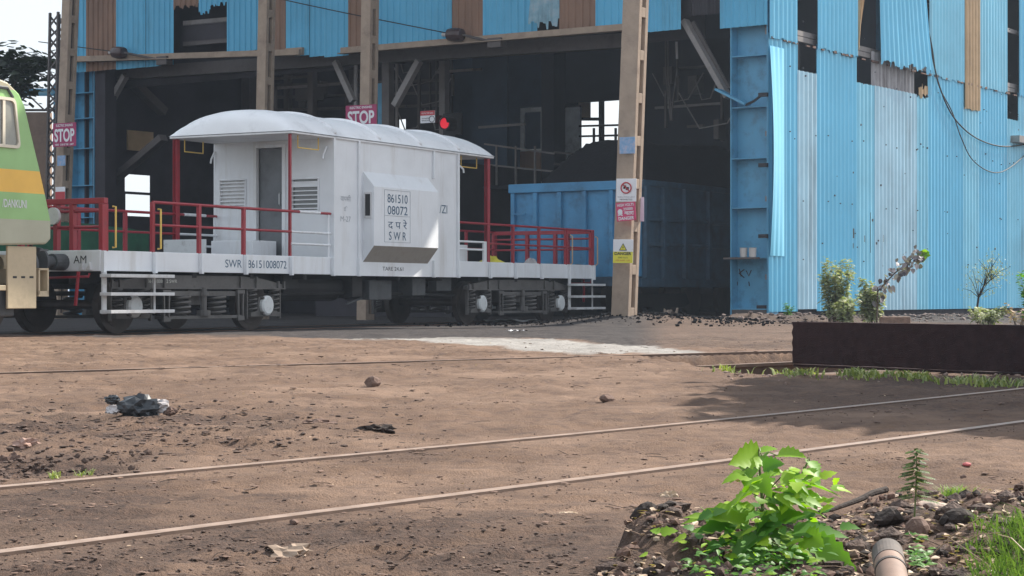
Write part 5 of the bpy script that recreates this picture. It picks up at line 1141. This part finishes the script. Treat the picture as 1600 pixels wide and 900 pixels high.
bush('shrub', 'green shrub cut by the right picture edge beside the blue wall', 'shrub', gpos(1612, 38), 1.15, .45, 14, 50, .12, L_MID, droop=.1)
bush('shrub', 'tiny weed on the bank between the blue column and the girder', 'weed', gpos(1233, 42), .35, .18, 6, 22, .07, L_MID)
# weeds in the third track
def grass_patch(name, lab, pts, n, h, m_, w=.006, kind=None):
    mb = MB()
    for _ in range(n):
        px, py, sp = random.choice(pts); p = gp(random.gauss(px, sp), random.gauss(py, sp*.05+1.2)); z = gh(p.x, p.y); an = random.uniform(0, 6.28); hh = h*random.uniform(.4, 1.1); d = Vector((math.cos(an), math.sin(an), 0)); s = Vector((-d.y, d.x, 0))*w
        b = Vector((p.x, p.y, z-.005)); mb.add([b-s, b+s, b+d*hh*.35+Vector((0, 0, hh*.7))+s*.7, b+d*hh*.35+Vector((0, 0, hh*.7))-s*.7, b+d*hh*.9+Vector((0, 0, hh*.95))], [(0,1,2,3), (3,2,4)])
    o = mb.build(name, m_, None); tag(o, lab, 'grass', kind='stuff'); return o
grass_patch('weeds', 'bright weeds growing between the exposed rails left of the girder', [(1150, 579, 14), (1190, 582, 12), (1215, 584, 16), (1250, 588, 14), (1327, 588, 9), (1345, 590, 6), (1385, 590, 16), (1432, 592, 12), (1140, 557, 9), (1160, 558, 8), (1505, 597, 18), (1172, 576, 7), (1560, 600, 20)], 1700, .075, L_WEED, w=.010)
grass_patch('dry_grass', 'small tuft of dry grass beside the near rail at left', [(133, 740, 8), (85, 745, 4)], 110, .035, L_WEED, w=.004)
grass_patch('short_grass', 'thin grass along the top of the rubble bank at right', [(1490, 776, 12), (1540, 790, 25), (1580, 795, 20)], 420, .06, L_GRASS, w=.003)

# big-leaf plant in the foreground
def spot(px, py, Y): return at(px, py, Y)
pb = Vector((at(1185, 880, 5.2).x, 5.2, 0)); pb.z = gh(pb.x, pb.y)
plant = empty('leafy_plant', pb, 0, 'bright green broad-leaved plant growing from the rubble in the foreground', 'plant')
LV = [ # px,py of petiole end, tip px,py, width px, depth offset, material
 (1185,712,1137,722,46,0,0),(1188,705,1215,700,26,-.02,0),(1190,712,1165,758,52,.05,0),(1192,730,1228,722,30,-.03,1),(1215,712,1262,712,34,.05,0),(1232,752,1315,772,40,-.08,0),(1200,760,1150,775,50,-.05,0),(1190,790,1095,800,30,.05,1),
 (1180,800,1062,812,38,-.05,0),(1170,820,1062,800,34,-.1,0),(1150,815,1088,828,30,-.06,1),(1255,735,1282,758,30,0,0),(1265,720,1278,745,26,.02,0),(1240,770,1222,800,34,-.05,0),(1200,800,1180,842,46,-.1,1),(1210,820,1160,862,56,-.12,1),
 (1215,815,1262,800,40,-.06,0),(1240,830,1328,835,44,-.12,1),(1255,840,1288,852,46,-.14,0),(1268,845,1340,898,48,-.16,0),(1250,790,1282,775,34,.05,0),(1210,775,1240,795,34,-.1,0),(1160,735,1145,750,26,.02,0),(1220,745,1255,760,34,-.06,0),
 (1190,850,1135,885,50,-.14,1),(1230,860,1285,895,50,-.16,1),(1205,870,1250,905,50,-.18,1),(1150,845,1100,865,34,-.1,1),(1185,745,1205,775,30,-.1,0),(1175,770,1140,795,34,-.12,0)]
stemroots = [(1185, 705), (1262, 722), (1190, 790), (1150, 812)]
st = MB()
for sx_, sy_ in stemroots:
    e = spot(sx_, sy_, 5.2)-pb; st.tube([Vector((random.uniform(-.02, .02), 0, -.05)), e*.45+Vector((random.uniform(-.01, .03), .01, 0)), e], [.006, .005, .0025], 6)
lf = [MB(), MB()]  # bright and darker leaf groups, sun and shade put into their colours
for (x, y, x2, y2, wpx, dy, mi) in LV:
    a = spot(x, y, 5.2+dy)-pb; b_ = spot(x2, y2, 5.2+dy-.08*random.random())-pb; v = b_-a; Lr = max(v.length, .05)*1.1; wd = wpx/FPX*5.5*.82
    nrm = Vector((random.uniform(-.9, .9), random.uniform(-.9, .1), random.uniform(.3, 1))); mbx = lf[mi]
    leaf_verts(mbx, a, v+Vector((0, 0, .12*Lr)), nrm, Lr*.9, wd*1.1, fold=random.uniform(.1, .45), curl=.2, seg=11, shape='heart')
    sr = min(stemroots, key=lambda s_: abs(s_[0]-x)+.5*abs(s_[1]-y)); e = spot(sr[0], sr[1], 5.2)-pb; t = min(1, max(.35, (890-y)/(890-sr[1]))) if sr[1] < 890 else .8; st.tube([e*t, (e*t+a)/2+Vector((0, 0, .01)), a], .0018, 4)
for k in range(330):   # small secondary leaves
    x = random.gauss(1228, 34); y = random.uniform(735, 905); 
    if y > 820: x = random.gauss(1200, 62)
    elif k % 3 == 0: x = random.gauss(1160, 45); y = random.uniform(790, 860)
    a = spot(x, y, 5.15+random.uniform(-.12, .12))-pb; a2 = random.uniform(0, 6.28); leaf_verts(lf[k % 2 if y > 800 else 0], a, (math.cos(a2), math.sin(a2)*.6, random.uniform(-.4, .6)), (random.uniform(-.4, .4), -.5, 1), random.uniform(.02, .06), random.uniform(.016, .042), curl=.25, seg=7, shape='heart')
st.build('stem', STEM, plant); lf[0].build('sunlit_tone_leaf', L_BRIGHT, plant, smooth=True); lf[1].build('leaf', L_MID, plant, smooth=True)
fl = MB(); fl.add(*chunk(.014, 1, .3, (1, .8, .9))); o = fl.build('bud', mat('yellow_bud', (.75,.55,.25), .6, var=.2), plant); o.location = spot(1152, 746, 5.15)-pb
# low creeping weeds beneath it
def creeper(px0, px1, py0, py1, Y, n, nm, lab, m_, sz=.022):
    mb = MB()
    for _ in range(n):
        x = random.uniform(px0, px1); y = py0+(py1-py0)*random.random()**.8; yy = Y+random.uniform(-.32, .32); p = at(x, y, yy)
        p.z = max(p.z, gh(p.x, p.y)+.005); a2 = random.uniform(0, 6.28); leaf_verts(mb, p, (math.cos(a2), math.sin(a2), random.uniform(-.2, .6)), (random.uniform(-.5, .5), -.4, 1), sz*random.uniform(.6, 1.6), sz*.5*random.uniform(.6, 1.4), seg=3)
    o = mb.build(nm, m_, None); tag(o, lab, 'weeds', kind='stuff')
creeper(1075, 1300, 850, 925, 4.75, 230, 'creeping_weeds', 'dense small-leaved weeds under the broad-leaved plant', L_MID)
creeper(1085, 1290, 850, 915, 4.75, 30, 'creeping_weeds', 'bright young weeds under the broad-leaved plant', L_BRIGHT, .026)
creeper(1425, 1452, 852, 885, 5.1, 90, 'small_weeds', 'small weeds beside the terracotta pipe', L_MID, .022)
# grass clump lower right
mb = MB()
for _ in range(1150):
    x = random.triangular(1480, 1680, 1600); Y = random.uniform(4.6, 5.6); p = at(x, 0, Y); z = gh(p.x, Y); hh = random.uniform(.03, .11)*(.4+.6*min(1, (x-1480)/90)); an = random.uniform(0, 6.28); d = Vector((math.cos(an), math.sin(an)*.7, 0)); s = Vector((1, 0, 0)).lerp(Vector((-d.y, d.x, 0)), .5)*.0022; b = Vector((p.x, Y, z))
    c1 = b+d*hh*.3+Vector((0, 0, hh*.65)); c2 = b+d*hh*.9+Vector((0, 0, hh*.85)); mb.add([b-s, b+s, c1+s, c1-s, c2], [(0,1,2,3), (3,2,4)])
o = mb.build('grass_clump', L_TUFT, None); tag(o, 'dense long grass clump in the lower right corner', 'grass', kind='stuff')
mb = MB()
for (x0, y0, x1, y1) in ((1480, 838, 1600, 935), (1500, 850, 1562, 832), (1560, 835, 1600, 860), (1440, 880, 1545, 800)): a = at(x0, y0, 5.1); b = at(x1, y1, 5.0); mb.tube([a, (a+b)/2+Vector((0, 0, .012)), b], .0015, 4)
o = mb.build('dry_stalks', L_DRY, None); tag(o, 'long dry stalks crossing the grass clump', 'grass', kind='stuff')
# feathery sapling
fb = at(1428, 815, 5.95); fb.z = gh(fb.x, fb.y); fs_ = empty('feathery_seedling', fb, 0, 'small feathery dark seedling standing on the rubble at right', 'seedling')
st = MB(); tp = at(1432, 700, 5.95)-fb; st.tube([Vector((0, 0, -.02)), tp*.5+Vector((.003, 0, 0)), tp], [.003, .0024, .001], 5); lf = MB()
for k in range(46):
    t = .28+.72*k/45; c = tp*t; an = k*2.4; ln2 = (.055*(1.15-t)**.6+.006)*random.uniform(.5, 1.25)
    d = Vector((math.cos(an), math.sin(an)*.6, .1)).normalized(); e = c+d*ln2-Vector((0, 0, ln2*.3)); st.tube([c, e], .0007, 3)
    if random.random() < .25: continue
    for j in range(7):
        q = c.lerp(e, .2+.8*j/6)
        for s_ in (-1, 1): leaf_verts(lf, q, d*.6+Vector((-d.y, d.x, 0))*s_+Vector((0, 0, -.3)), (0, 0, 1), .016, .007, seg=2)
st.build('stem', STEM, fs_); lf.build('foliage', leafmat('seedling_leaf', (.04,.08,.02), (.14,.2,.05), .25), fs_)

# ------------------------------------------------------------------ loose things on the ground
random.seed(5)
stone(1026, 822, .062, STONE, 'pale flat stone on the rubble left of the leafy plant', flat=(1.1, .7, .5), dz=0, Y=5.9, rz=.3, sub=3)
stone(1012, 850, .055, WOOD, 'dark charred lump under the pale flat stone', 'charred_lump', 'lump', flat=(1, .8, .9), Y=5.75)
stone(1275, 752, .035, STONE, 'pink pale stone just right behind the leafy plant', flat=(1.1, .8, .5), Y=6.9)
stone(1458, 800, .055, STONE, 'pale wedge stone on the rubble behind the feathery seedling', flat=(1.4, .7, .42), Y=6.2, rz=-.3, sub=3)
stone(1433, 838, .05, DSTONE, 'grey brown stone right above the terracotta pipe', flat=(.8, .8, 1.1), Y=5.6)
stone(1388, 820, .04, WOOD, 'black lump on the rubble left of the feathery seedling', 'charred_lump', 'lump', flat=(1.2, 1, .9), Y=5.95)
stone(1500, 838, .042, WOOD, 'large dark lump on the rubble left of the grass clump', 'charred_lump', 'lump', flat=(1.2, 1, .8), Y=5.6)
stone(582, 606, .075, DSTONE, 'round brown stone alone on the dirt below the van middle', flat=(1, .9, .75))
stone(949, 631, .06, DSTONE, 'dark brown stone on the dirt left of the foreground shade', flat=(1, .9, .6))
stone(460, 820, .018, DSTONE, 'small dark stone lying against the nearest rail', flat=(1, .9, .8))
stone(530, 700, .012, DSTONE, 'tiny dark stone between the two foreground rails', flat=(1, .9, .8)) if False else None
stone(1511, 729, .022, mat('red_litter', (.5,.12,.12), .6, var=.2), 'small red and white scrap on the dirt at right', 'litter', 'litter', flat=(1.1, .7, .5))
stone(1505, 744, .016, DSTONE, 'small dark pebble just below the red scrap', flat=(1, 1, .7))
stone(292, 845, .018, DSTONE, 'small stone below the nearest rail at left', flat=(1.2, .9, .6))
def scrap(px, py, L_, m_, lab, nm='plastic_scrap', cat='plastic', h=.4, Y=None, rz=0):
    p = gp(px, py); mb = MB(); mb.add(*chunk(L_*.5, 3, 1.4, (1, .62, h*.9), seed=int(px*7+py))); o = mb.build(nm, m_, None); o.location = (p.x, p.y, gh(p.x, p.y)); o.rotation_euler = (0, 0, rz); tag(o, lab, cat); return o
# torn plastic heap at left
ph = gp(212, 655); root = empty('plastic_heap', (ph.x, ph.y, gh(ph.x, ph.y)), 0, 'crumpled dark and white plastic heap on the churned dirt at left', 'plastic heap')
def crumple(L_, m_, off, nm):
    mb = MB(); mb.add(*chunk(L_, 3, 1.0, (1, .7, .62))); o = mb.build(nm, m_, root); o.location = off; return o
crumple(.13, POLYD, (.02, 0, .04), 'dark_sheet'); crumple(.05, POLY, (-.13, -.04, .03), 'white_sheet'); crumple(.07, POLY, (.14, .02, .05), 'white_sheet'); crumple(.05, POLYD, (-.15, .03, .09), 'dark_sheet'); crumple(.045, DSTONE, (.22, 0, .02), 'lump')
scrap(455, 866, .17, mat('tan_cloth', (.3,.22,.16), .8, var=.3, scale=8), 'crumpled tan rag below the nearest rail', 'rag', 'rag', .5)
scrap(430, 862, .07, WOOD, 'charred scrap left of the tan rag', 'charred_scrap', 'scrap', .8)
scrap(885, 805, .09, L_DRY, 'pale dry leaf litter lying left of the rubble', 'dry_leaf', 'leaf', .2)
scrap(500, 662, .22, DSTONE, 'low brown clod on the dirt in the left middle', 'dirt_clod', 'clod', .3)
scrap(590, 676, .2, WOOD, 'dark ragged clump beyond the far foreground rail', 'dirt_clod', 'clod', .4)
scrap(40, 700, .17, mat('pink_rubble', (.38,.25,.2), .9, var=.3), 'pinkish broken rubble at the left picture edge', 'rubble_piece', 'rubble', .5)
scrap(20, 712, .14, DSTONE, 'dark red rubble lump below the pinkish rubble at the left edge', 'rubble_piece', 'rubble', .8)
scrap(1043, 772, .07, L_DRY, 'tiny upright dry leaf on the dirt left of the leafy plant', 'dry_leaf', 'leaf', .9)
def flatscrap(px, Y, W_, D_, lab, nm, m_=SWHITE, rz=.3, h=.06):
    x = (px-800)/FPX*Y; mb = MB(); vs2 = []; fs2 = []
    for i in range(10):
        for j in range(5): vs2.append(((i/9-.5)*W_, (j/4-.5)*D_, .01+h*float(fbm(np.array(i*.9+px), np.array(j*1.1), 2))))
    for i in range(9):
        for j in range(4): a = i*5+j; fs2.append((a, a+5, a+6, a+1))
    mb.add(vs2, fs2); o = mb.build(nm, m_, None); o.location = (x, Y, gh(x, Y)); o.rotation_euler = (0, 0, rz); tag(o, lab, 'litter')
flatscrap(808, 31.5, .28, .35, 'white paper scrap on the dark ground below the right platform', 'paper_scrap')
flatscrap(800, 42.5, 1.2, .6, 'broad dusty pale sheet lying under the right bogie', 'fallen_sheet', mat('dusty_litter', (.4,.4,.4), .6, var=.3, scale=12), .2, .1)
flatscrap(893, 42.5, .3, .5, 'pale cream scrap beneath the right hand steps', 'paper_scrap', STONE)
flatscrap(1048, 45.0, .32, .5, 'cream sack scrap lying under the blue wagon', 'sack_scrap', STONE, 0, .4)
flatscrap(1100, 45, .55, .4, 'white litter under the blue wagon near the column', 'paper_scrap')
# stick, batten, pipe
def rod(p, q, r0, r1, m_, nm, lab, cat, n=10, kink=.01):
    d = q-p; pts = [p+d*t+Vector((random.uniform(-kink, kink), 0, random.uniform(-kink, kink))) for t in np.linspace(0, 1, 6)]; c = p.copy(); mb = MB(); mb.tube([x-c for x in pts], [r0+(r1-r0)*t for t in np.linspace(0, 1, 6)], n); o = mb.build(nm, m_, None); o.location = c; tag(o, lab, cat)
rod(at(1280, 802, 6.2), at(1385, 764, 6.5), .006, .012, WOOD, 'charred_stick', 'charred black stick poking up right of the leafy plant', 'stick', 8, .003)
rod(at(925, 915, 5.0), at(1118, 852, 5.35), .009, .009, BATTEN, 'thin_batten', 'thin weathered batten lying across the rubble at the bottom', 'batten', 4, .001)
pp = empty('clay_pipe', at(1394, 872, 4.62), 0, 'broken terracotta pipe end poking out of the rubble at the bottom', 'pipe')
mb = MB(); pa_ = Vector((-.075, -.42, -.03)); pb_ = Vector((-.008, .02, .01))
mb.tube([pa_, pa_.lerp(pb_, .5), pb_], [.036, .036, .036], 28, caps=False); mb.tube([pa_, pb_], .031, 28, caps=True); mb.build('barrel', TERRA, pp, smooth=True)
mb = MB(); mb.tube([pa_.lerp(pb_, .72), pa_.lerp(pb_, .99)], .0375, 28); mb.build('sleeve', mat('grey_sleeve', (.10,.085,.075), .8, var=.3, dirt=(.25,.18,.14), damt=.5, dscale=20), pp)
for t in (.55,): mb = MB(); c = pa_.lerp(pb_, t); d = (pb_-pa_).normalized(); mb.tube([c-d*.008, c+d*.008], .038, 28); mb.build('collar', mat('dark_collar', (.06,.05,.045), .7, var=.3), pp)
# crumbs of earth scattered over the yard (uncountable)
def scatter(name, lab, n, region, smin, smax, m_, kinds=6, flat=.6, kind='stuff', cat='debris', zoff=.3):
    protos = [chunk(1, 1, .7, (1, random.uniform(.4, .9), flat*random.uniform(.6, 1.3))) for _ in range(kinds)]
    protos = [(np.array(v), np.array([f for f in fs])) for v, fs in protos]; V = []; F = []; n0 = 0; xs, ys, ss = [], [], []
    for _ in range(n):
        x, y, k = region(); xs.append(x); ys.append(y); ss.append(k*(smin+(smax-smin)*random.random()**3))
    hz = height(np.array(xs), np.array(ys))
    for x, y, s_, z in zip(xs, ys, ss, hz):
        v, f = random.choice(protos); a = random.uniform(0, 6.28); c, s2 = math.cos(a), math.sin(a); M = np.array([[c, -s2, 0], [s2, c, 0], [0, 0, 1]]); V.append(v@M.T*s_+[x, y, z+s_*zoff]); F.append(f+n0); n0 += len(v)
    V = np.concatenate(V); F = np.concatenate(F); me = bpy.data.meshes.new(name); me.from_pydata(V.tolist(), [], F.tolist()); me.materials.append(m_); o = bpy.data.objects.new(name, me); COL.objects.link(o); tag(o, lab, cat, kind=kind); return o
def reg_yard():
    while True:
        y = 5*math.exp(random.random()*math.log(26/5)); x = random.uniform(-.29, .29)*y
        if float(fbm(np.array(x*1.1+4), np.array(y*1.6+7), 3))+random.uniform(-.12, .12) > .5: return x, y, (.7+.06*y)
scatter('earth_crumbs', 'small crumbs of earth scattered over the brown yard', 4500, reg_yard, .001, .0085, DIRTM, flat=.4)
scatter('earth_flakes', 'thin flakes of crusted earth over the brown yard', 3500, reg_yard, .003, .022, mat('earth_flake', (.15,.095,.07), .95, var=.5, scale=7), flat=.16)
def reg_churn():
    px = random.triangular(-60, 720, 180); py = random.gauss(672, 24); p = gp(px, max(600, py)); return p.x, p.y, 1.0
scatter('churned_clods', 'dark churned clods on the dirt left of centre', 2600, reg_churn, .004, .030, mat('dark_clod', (.085,.056,.043), .95, var=.55, scale=9), zoff=.1, flat=.3)
def reg_low():
    px = random.uniform(-40, 900); py = random.gauss(865, 30); p = gp(px, max(790, py)); return p.x, p.y, 1.0
scatter('foreground_clods', 'dark clods on the dirt along the bottom left', 2600, reg_low, .002, .014, MATS['dark_clod'], flat=.35)
def reg_railA():
    P_, Q_ = random.choice(((A0, A1), (B0, B1))); t = random.uniform(-.02, 1.0); p = P_.lerp(Q_, t); n = Vector((Q_.y-P_.y, -(Q_.x-P_.x), 0)).normalized(); o_ = random.gauss(0, .16); o_ += .05*(1 if o_ > 0 else -1); p = p-n*o_; return p.x, p.y, .7+.05*p.y
scatter('rail_side_crumbs', 'earth crumbs heaped beside the foreground rails', 1800, reg_railA, .001, .007, DIRTM)
def reg_pit():
    px = random.triangular(-60, 250, 20); py = random.gauss(722, 12); p = gp(px, py); return p.x, p.y, 1.0
scatter('pit_rubble', 'dark rubble in the hollow at the left edge', 500, reg_pit, .004, .028, MATS['dark_clod'])
def reg_heap():
    while True:
        px = random.uniform(840, 1680); Y = random.uniform(4.7, 7.0); lim = np.interp(px, [840, 960, 1010, 1100, 1280, 1400, 1520, 1620], [4.75, 5.3, 5.9, 6.2, 6.5, 6.8, 6.9, 7.0])
        if Y < lim: return (px-800)/FPX*Y, Y, 1.0
scatter('rubble_bank', 'loose brown rubble bank along the lower right', 1500, reg_heap, .003, .030, mat('rubble_brown', (.13,.078,.058), .95, var=.65, scale=14, dirt=(.42,.30,.24), damt=.35, dscale=18), kinds=9)
scatter('soil_clods', 'big dark soil clods along the lower right rubble bank', 420, reg_heap, .012, .06, mat('soil_clod', (.07,.047,.038), .97, var=.6, scale=18, bump=1.0, bscale=60, dirt=(.2,.14,.11), damt=.5, dscale=25), kinds=12, zoff=.0)
mb = MB()
for _ in range(420):
    x, y, k = reg_heap(); z = gh(x, y); a2 = random.uniform(0, 6.28); l_ = random.uniform(.02, .09); d = Vector((math.cos(a2), math.sin(a2), random.uniform(-.1, .35))); p = Vector((x, y, z)); q = p+d*l_; mb.tube([p, (p+q)/2+Vector((-d.y, d.x, .2))*l_*.12, q], .0014, 4)
o = mb.build('dry_twigs', mat('pale_twig', (.26,.18,.13), .9, var=.5, scale=20), None); tag(o, 'broken dry twigs tangled in the lower right rubble', 'twigs', kind='stuff')
scatter('rubble_pale', 'pale chips among the lower right rubble', 700, reg_heap, .003, .014, STONE)
scatter('rubble_char', 'charred bits among the lower right rubble', 500, reg_heap, .005, .03, WOOD)
def reg_bank():
    t = random.uniform(-4, 26); n = random.gauss(-1.5, .7); p = SF.world(t, min(-.2, n)); return p.x, p.y, 1.0
scatter('bank_rubble', 'rubble and stones along the foot of the blue wall', 2200, reg_bank, .015, .10, mat('bank_stone', (.17,.13,.115), .95, var=.5, scale=6))
def reg_coal():
    x = random.gauss(2.8, 1.7); y = random.gauss(39.3, .9); return x, y, 1.0
scatter('coal_rubble', 'dark coal rubble around the foot of the near mast', 1500, reg_coal, .015, .07, COAL)
def reg_exc():
    px = random.uniform(1130, 1640); py = random.gauss(582, 6); p = gp(px, max(572, py)); return p.x, p.y, 1.0
scatter('track_rubble', 'small rubble beside the exposed middle track', 900, reg_exc, .008, .035, mat('bank_stone2', (.24,.17,.14), .95, var=.5, scale=6))
def litter(n, lab, region, m_, s0, s1):
    mb = MB()
    for _ in range(n):
        x, y, k = region(); z = gh(x, y); a2 = random.uniform(0, 6.28); leaf_verts(mb, (x, y, z+.006), (math.cos(a2), math.sin(a2), random.uniform(0, .4)), (random.uniform(-.4, .4), random.uniform(-.4, .4), 1), random.uniform(s0, s1)*k, random.uniform(s0, s1)*.5*k, seg=3, curl=.1)
    o = mb.build('leaf_litter', m_, None); tag(o, lab, 'leaf litter', kind='stuff')
litter(170, 'dry leaf litter strewn over the brown yard', reg_yard, L_DRY, .006, .02)
litter(1500, 'dry leaf litter among the lower right rubble', reg_heap, L_DRY, .015, .04)
mb = MB()
for _ in range(160):
    x, y, k = reg_yard(); z = gh(x, y)+.004; a2 = random.uniform(0, 3.14); l_ = random.uniform(.02, .09)*k; d = Vector((math.cos(a2), math.sin(a2), 0)); p = Vector((x, y, z)); q = p+d*l_; q.z = gh(q.x, q.y)+.006; mb.tube([p, (p+q)/2+Vector((-d.y, d.x, 0))*l_*.12+Vector((0, 0, .003)), q], .0012*k, 4)
o = mb.build('twigs', WOOD, None); tag(o, 'thin dark twigs strewn over the brown yard', 'twigs', kind='stuff')

# ------------------------------------------------------------------ trees
def tree(loc, h, crown_c, crown_r, nleaf, lsz, lab, m_=L_DARK, clumps=40, trunk_r=.25, name='tree'):
    root = empty(name, loc, 0, lab, 'tree'); cc_ = Vector(crown_c); st = MB()
    st.tube([(0, 0, -.2), (0.1, 0, h*.3), cc_*.7, cc_], [trunk_r, trunk_r*.8, trunk_r*.5, trunk_r*.2], 8); V = []; F = []; n0 = 0; cl = []
    for k in range(clumps):
        d = Vector((random.gauss(0, 1), random.gauss(0, 1), random.gauss(0, .8))).normalized()*random.uniform(.35, 1)
        c = cc_+Vector((d.x*crown_r[0], d.y*crown_r[1], d.z*crown_r[2])); cl.append(c)
        if k % 2 == 0: st.tube([cc_*.7, (cc_*.7+c)/2+Vector((0, 0, -.2)), c], [trunk_r*.3, trunk_r*.15, .02], 5)
    mb = MB()
    for _ in range(nleaf):
        c = random.choice(cl); s_ = min(crown_r)*.22; p = c+Vector((random.gauss(0, s_), random.gauss(0, s_), random.gauss(0, s_*.6))); a2 = random.uniform(0, 6.28)
        u = Vector((math.cos(a2), math.sin(a2), random.uniform(-.6, .4))).normalized(); v = u.cross(Vector((random.uniform(-.5, .5), random.uniform(-.5, .5), 1))).normalized(); l_ = lsz*random.uniform(.6, 1.3)
        mb.add([p, p+u*l_*.5+v*l_*.28, p+u*l_, p+u*l_*.5-v*l_*.28], [(0, 1, 2, 3)])
    st.build('trunk', BARK, root); mb.build('crown', m_, root); return root
random.seed(9)
T = at(8, 112, 58); gz = gh(T.x, 58)
tree((T.x-1.2, 58, gz), 7, (0.7, 0, T.z-gz), (2.1, 1.6, 1.15), 2500, .34, 'dark leafy tree crown behind the cab of the green locomotive', clumps=34, trunk_r=.2)
# tree right of the frame that shades the foreground
tree((10.0, 17.0, .1), 5, (-.1, .1, 4.8), (4.1, 3.5, 1.0), 45000, .6, 'unseen shade tree standing right of the yard', m_=L_DARK, clumps=220, trunk_r=.3, name='unseen_shade_tree')

# ------------------------------------------------------------------ background at the left: wall, footbridge
def bgpt(px, py, Y): return at(px, py, Y)
mb = MB(); a = at(-260, 175, 66); b = at(78, 172, 66); mb.box(0, b.x-a.x, 0, .3, 0, a.z-.1); o = mb.build('boundary_wall', BRICKW, None, bevel=.01); o.location = (a.x, 66, .1); tag(o, 'tall brown rendered wall behind the locomotive cab', 'wall')
mb = MB(); a = at(60, 250, 60); mb.box(0, .7, 0, .5, 0, 3.5); 
br = empty('pipe_bridge', at(60, 174, 64), 0, 'light blue steel truss gantry above the brown wall at left', 'gantry'); k = 64/FPX
for y in (-34, -26, -2): mb = MB(); mb.bar((-9, 0, -y*k), (38*k-.1, 0, -y*k-.0), .12, .07); mb.build('chord', BCOL if y < -20 else STEEL, br)
mb = MB(); mb.box(-9, 36*k, -.02, .02, 27*k, 35*k); mb.build('side_panel', mat('pale_blue_panel', (.25,.45,.52), .6, var=.1), br)
for i in range(9):
    x = -9+i*1.15; mb = MB(); mb.bar((x, 0, 2*k), (x+.6, 0, 26*k), .05, .05); mb.build('diagonal', STEEL, br); mb = MB(); mb.bar((x+1.15, 0, 2*k), (x+.6, 0, 26*k), .05, .05); mb.build('diagonal', STEEL, br)
for x in (38*k-.3, -6): mb = MB(); mb.box(x, x+.12, -.06, .06, -3.4, 40*k); mb.build('gantry_leg', BCOL, br)
# tarpaulin screen behind the van's left platform
p = VF.world(.0, 5.2, 0); q = VF.world(7.5, 5.2, 0); mb = MB(); vs2 = []; fs2 = []
n_ = 40
for i in range(n_+1):
    t = i/n_; c = p.lerp(q, t); 
    for j in range(6):
        z = 1.0+j/5*(1.13+.05*math.cos(t*9)); vs2.append((c.x-p.x+.05*math.sin(t*50), c.y-p.y+.05*math.cos(t*37+j), z))
for i in range(n_):
    for j in range(5): a = i*6+j; fs2.append((a, a+6, a+7, a+1))
mb.add(vs2, fs2); o = mb.build('tarpaulin', TARP, None, smooth=True); o.location = (p.x, p.y, 0); tag(o, 'dark green tarpaulin screen stretched behind the left platform railings', 'tarpaulin')

# ------------------------------------------------------------------ thin haze added to lift the dark shed interior
hz_ = MB(); hz_.box(-1700, 1700, -40, 1900, -1.2, 22); hm_ = bpy.data.materials.new('added_haze_air'); hm_.use_nodes = True; n = hm_.node_tree
n.nodes.remove(n.nodes['Principled BSDF']); pv = n.nodes.new('ShaderNodeVolumePrincipled'); pv.inputs['Color'].default_value = (.70,.83,1,1); pv.inputs['Density'].default_value = .0006; pv.inputs['Anisotropy'].default_value = .3
n.links.new(pv.outputs[0], n.nodes['Material Output'].inputs['Volume']); o = hz_.build('added_haze', hm_, None); o['kind'] = 'stuff'
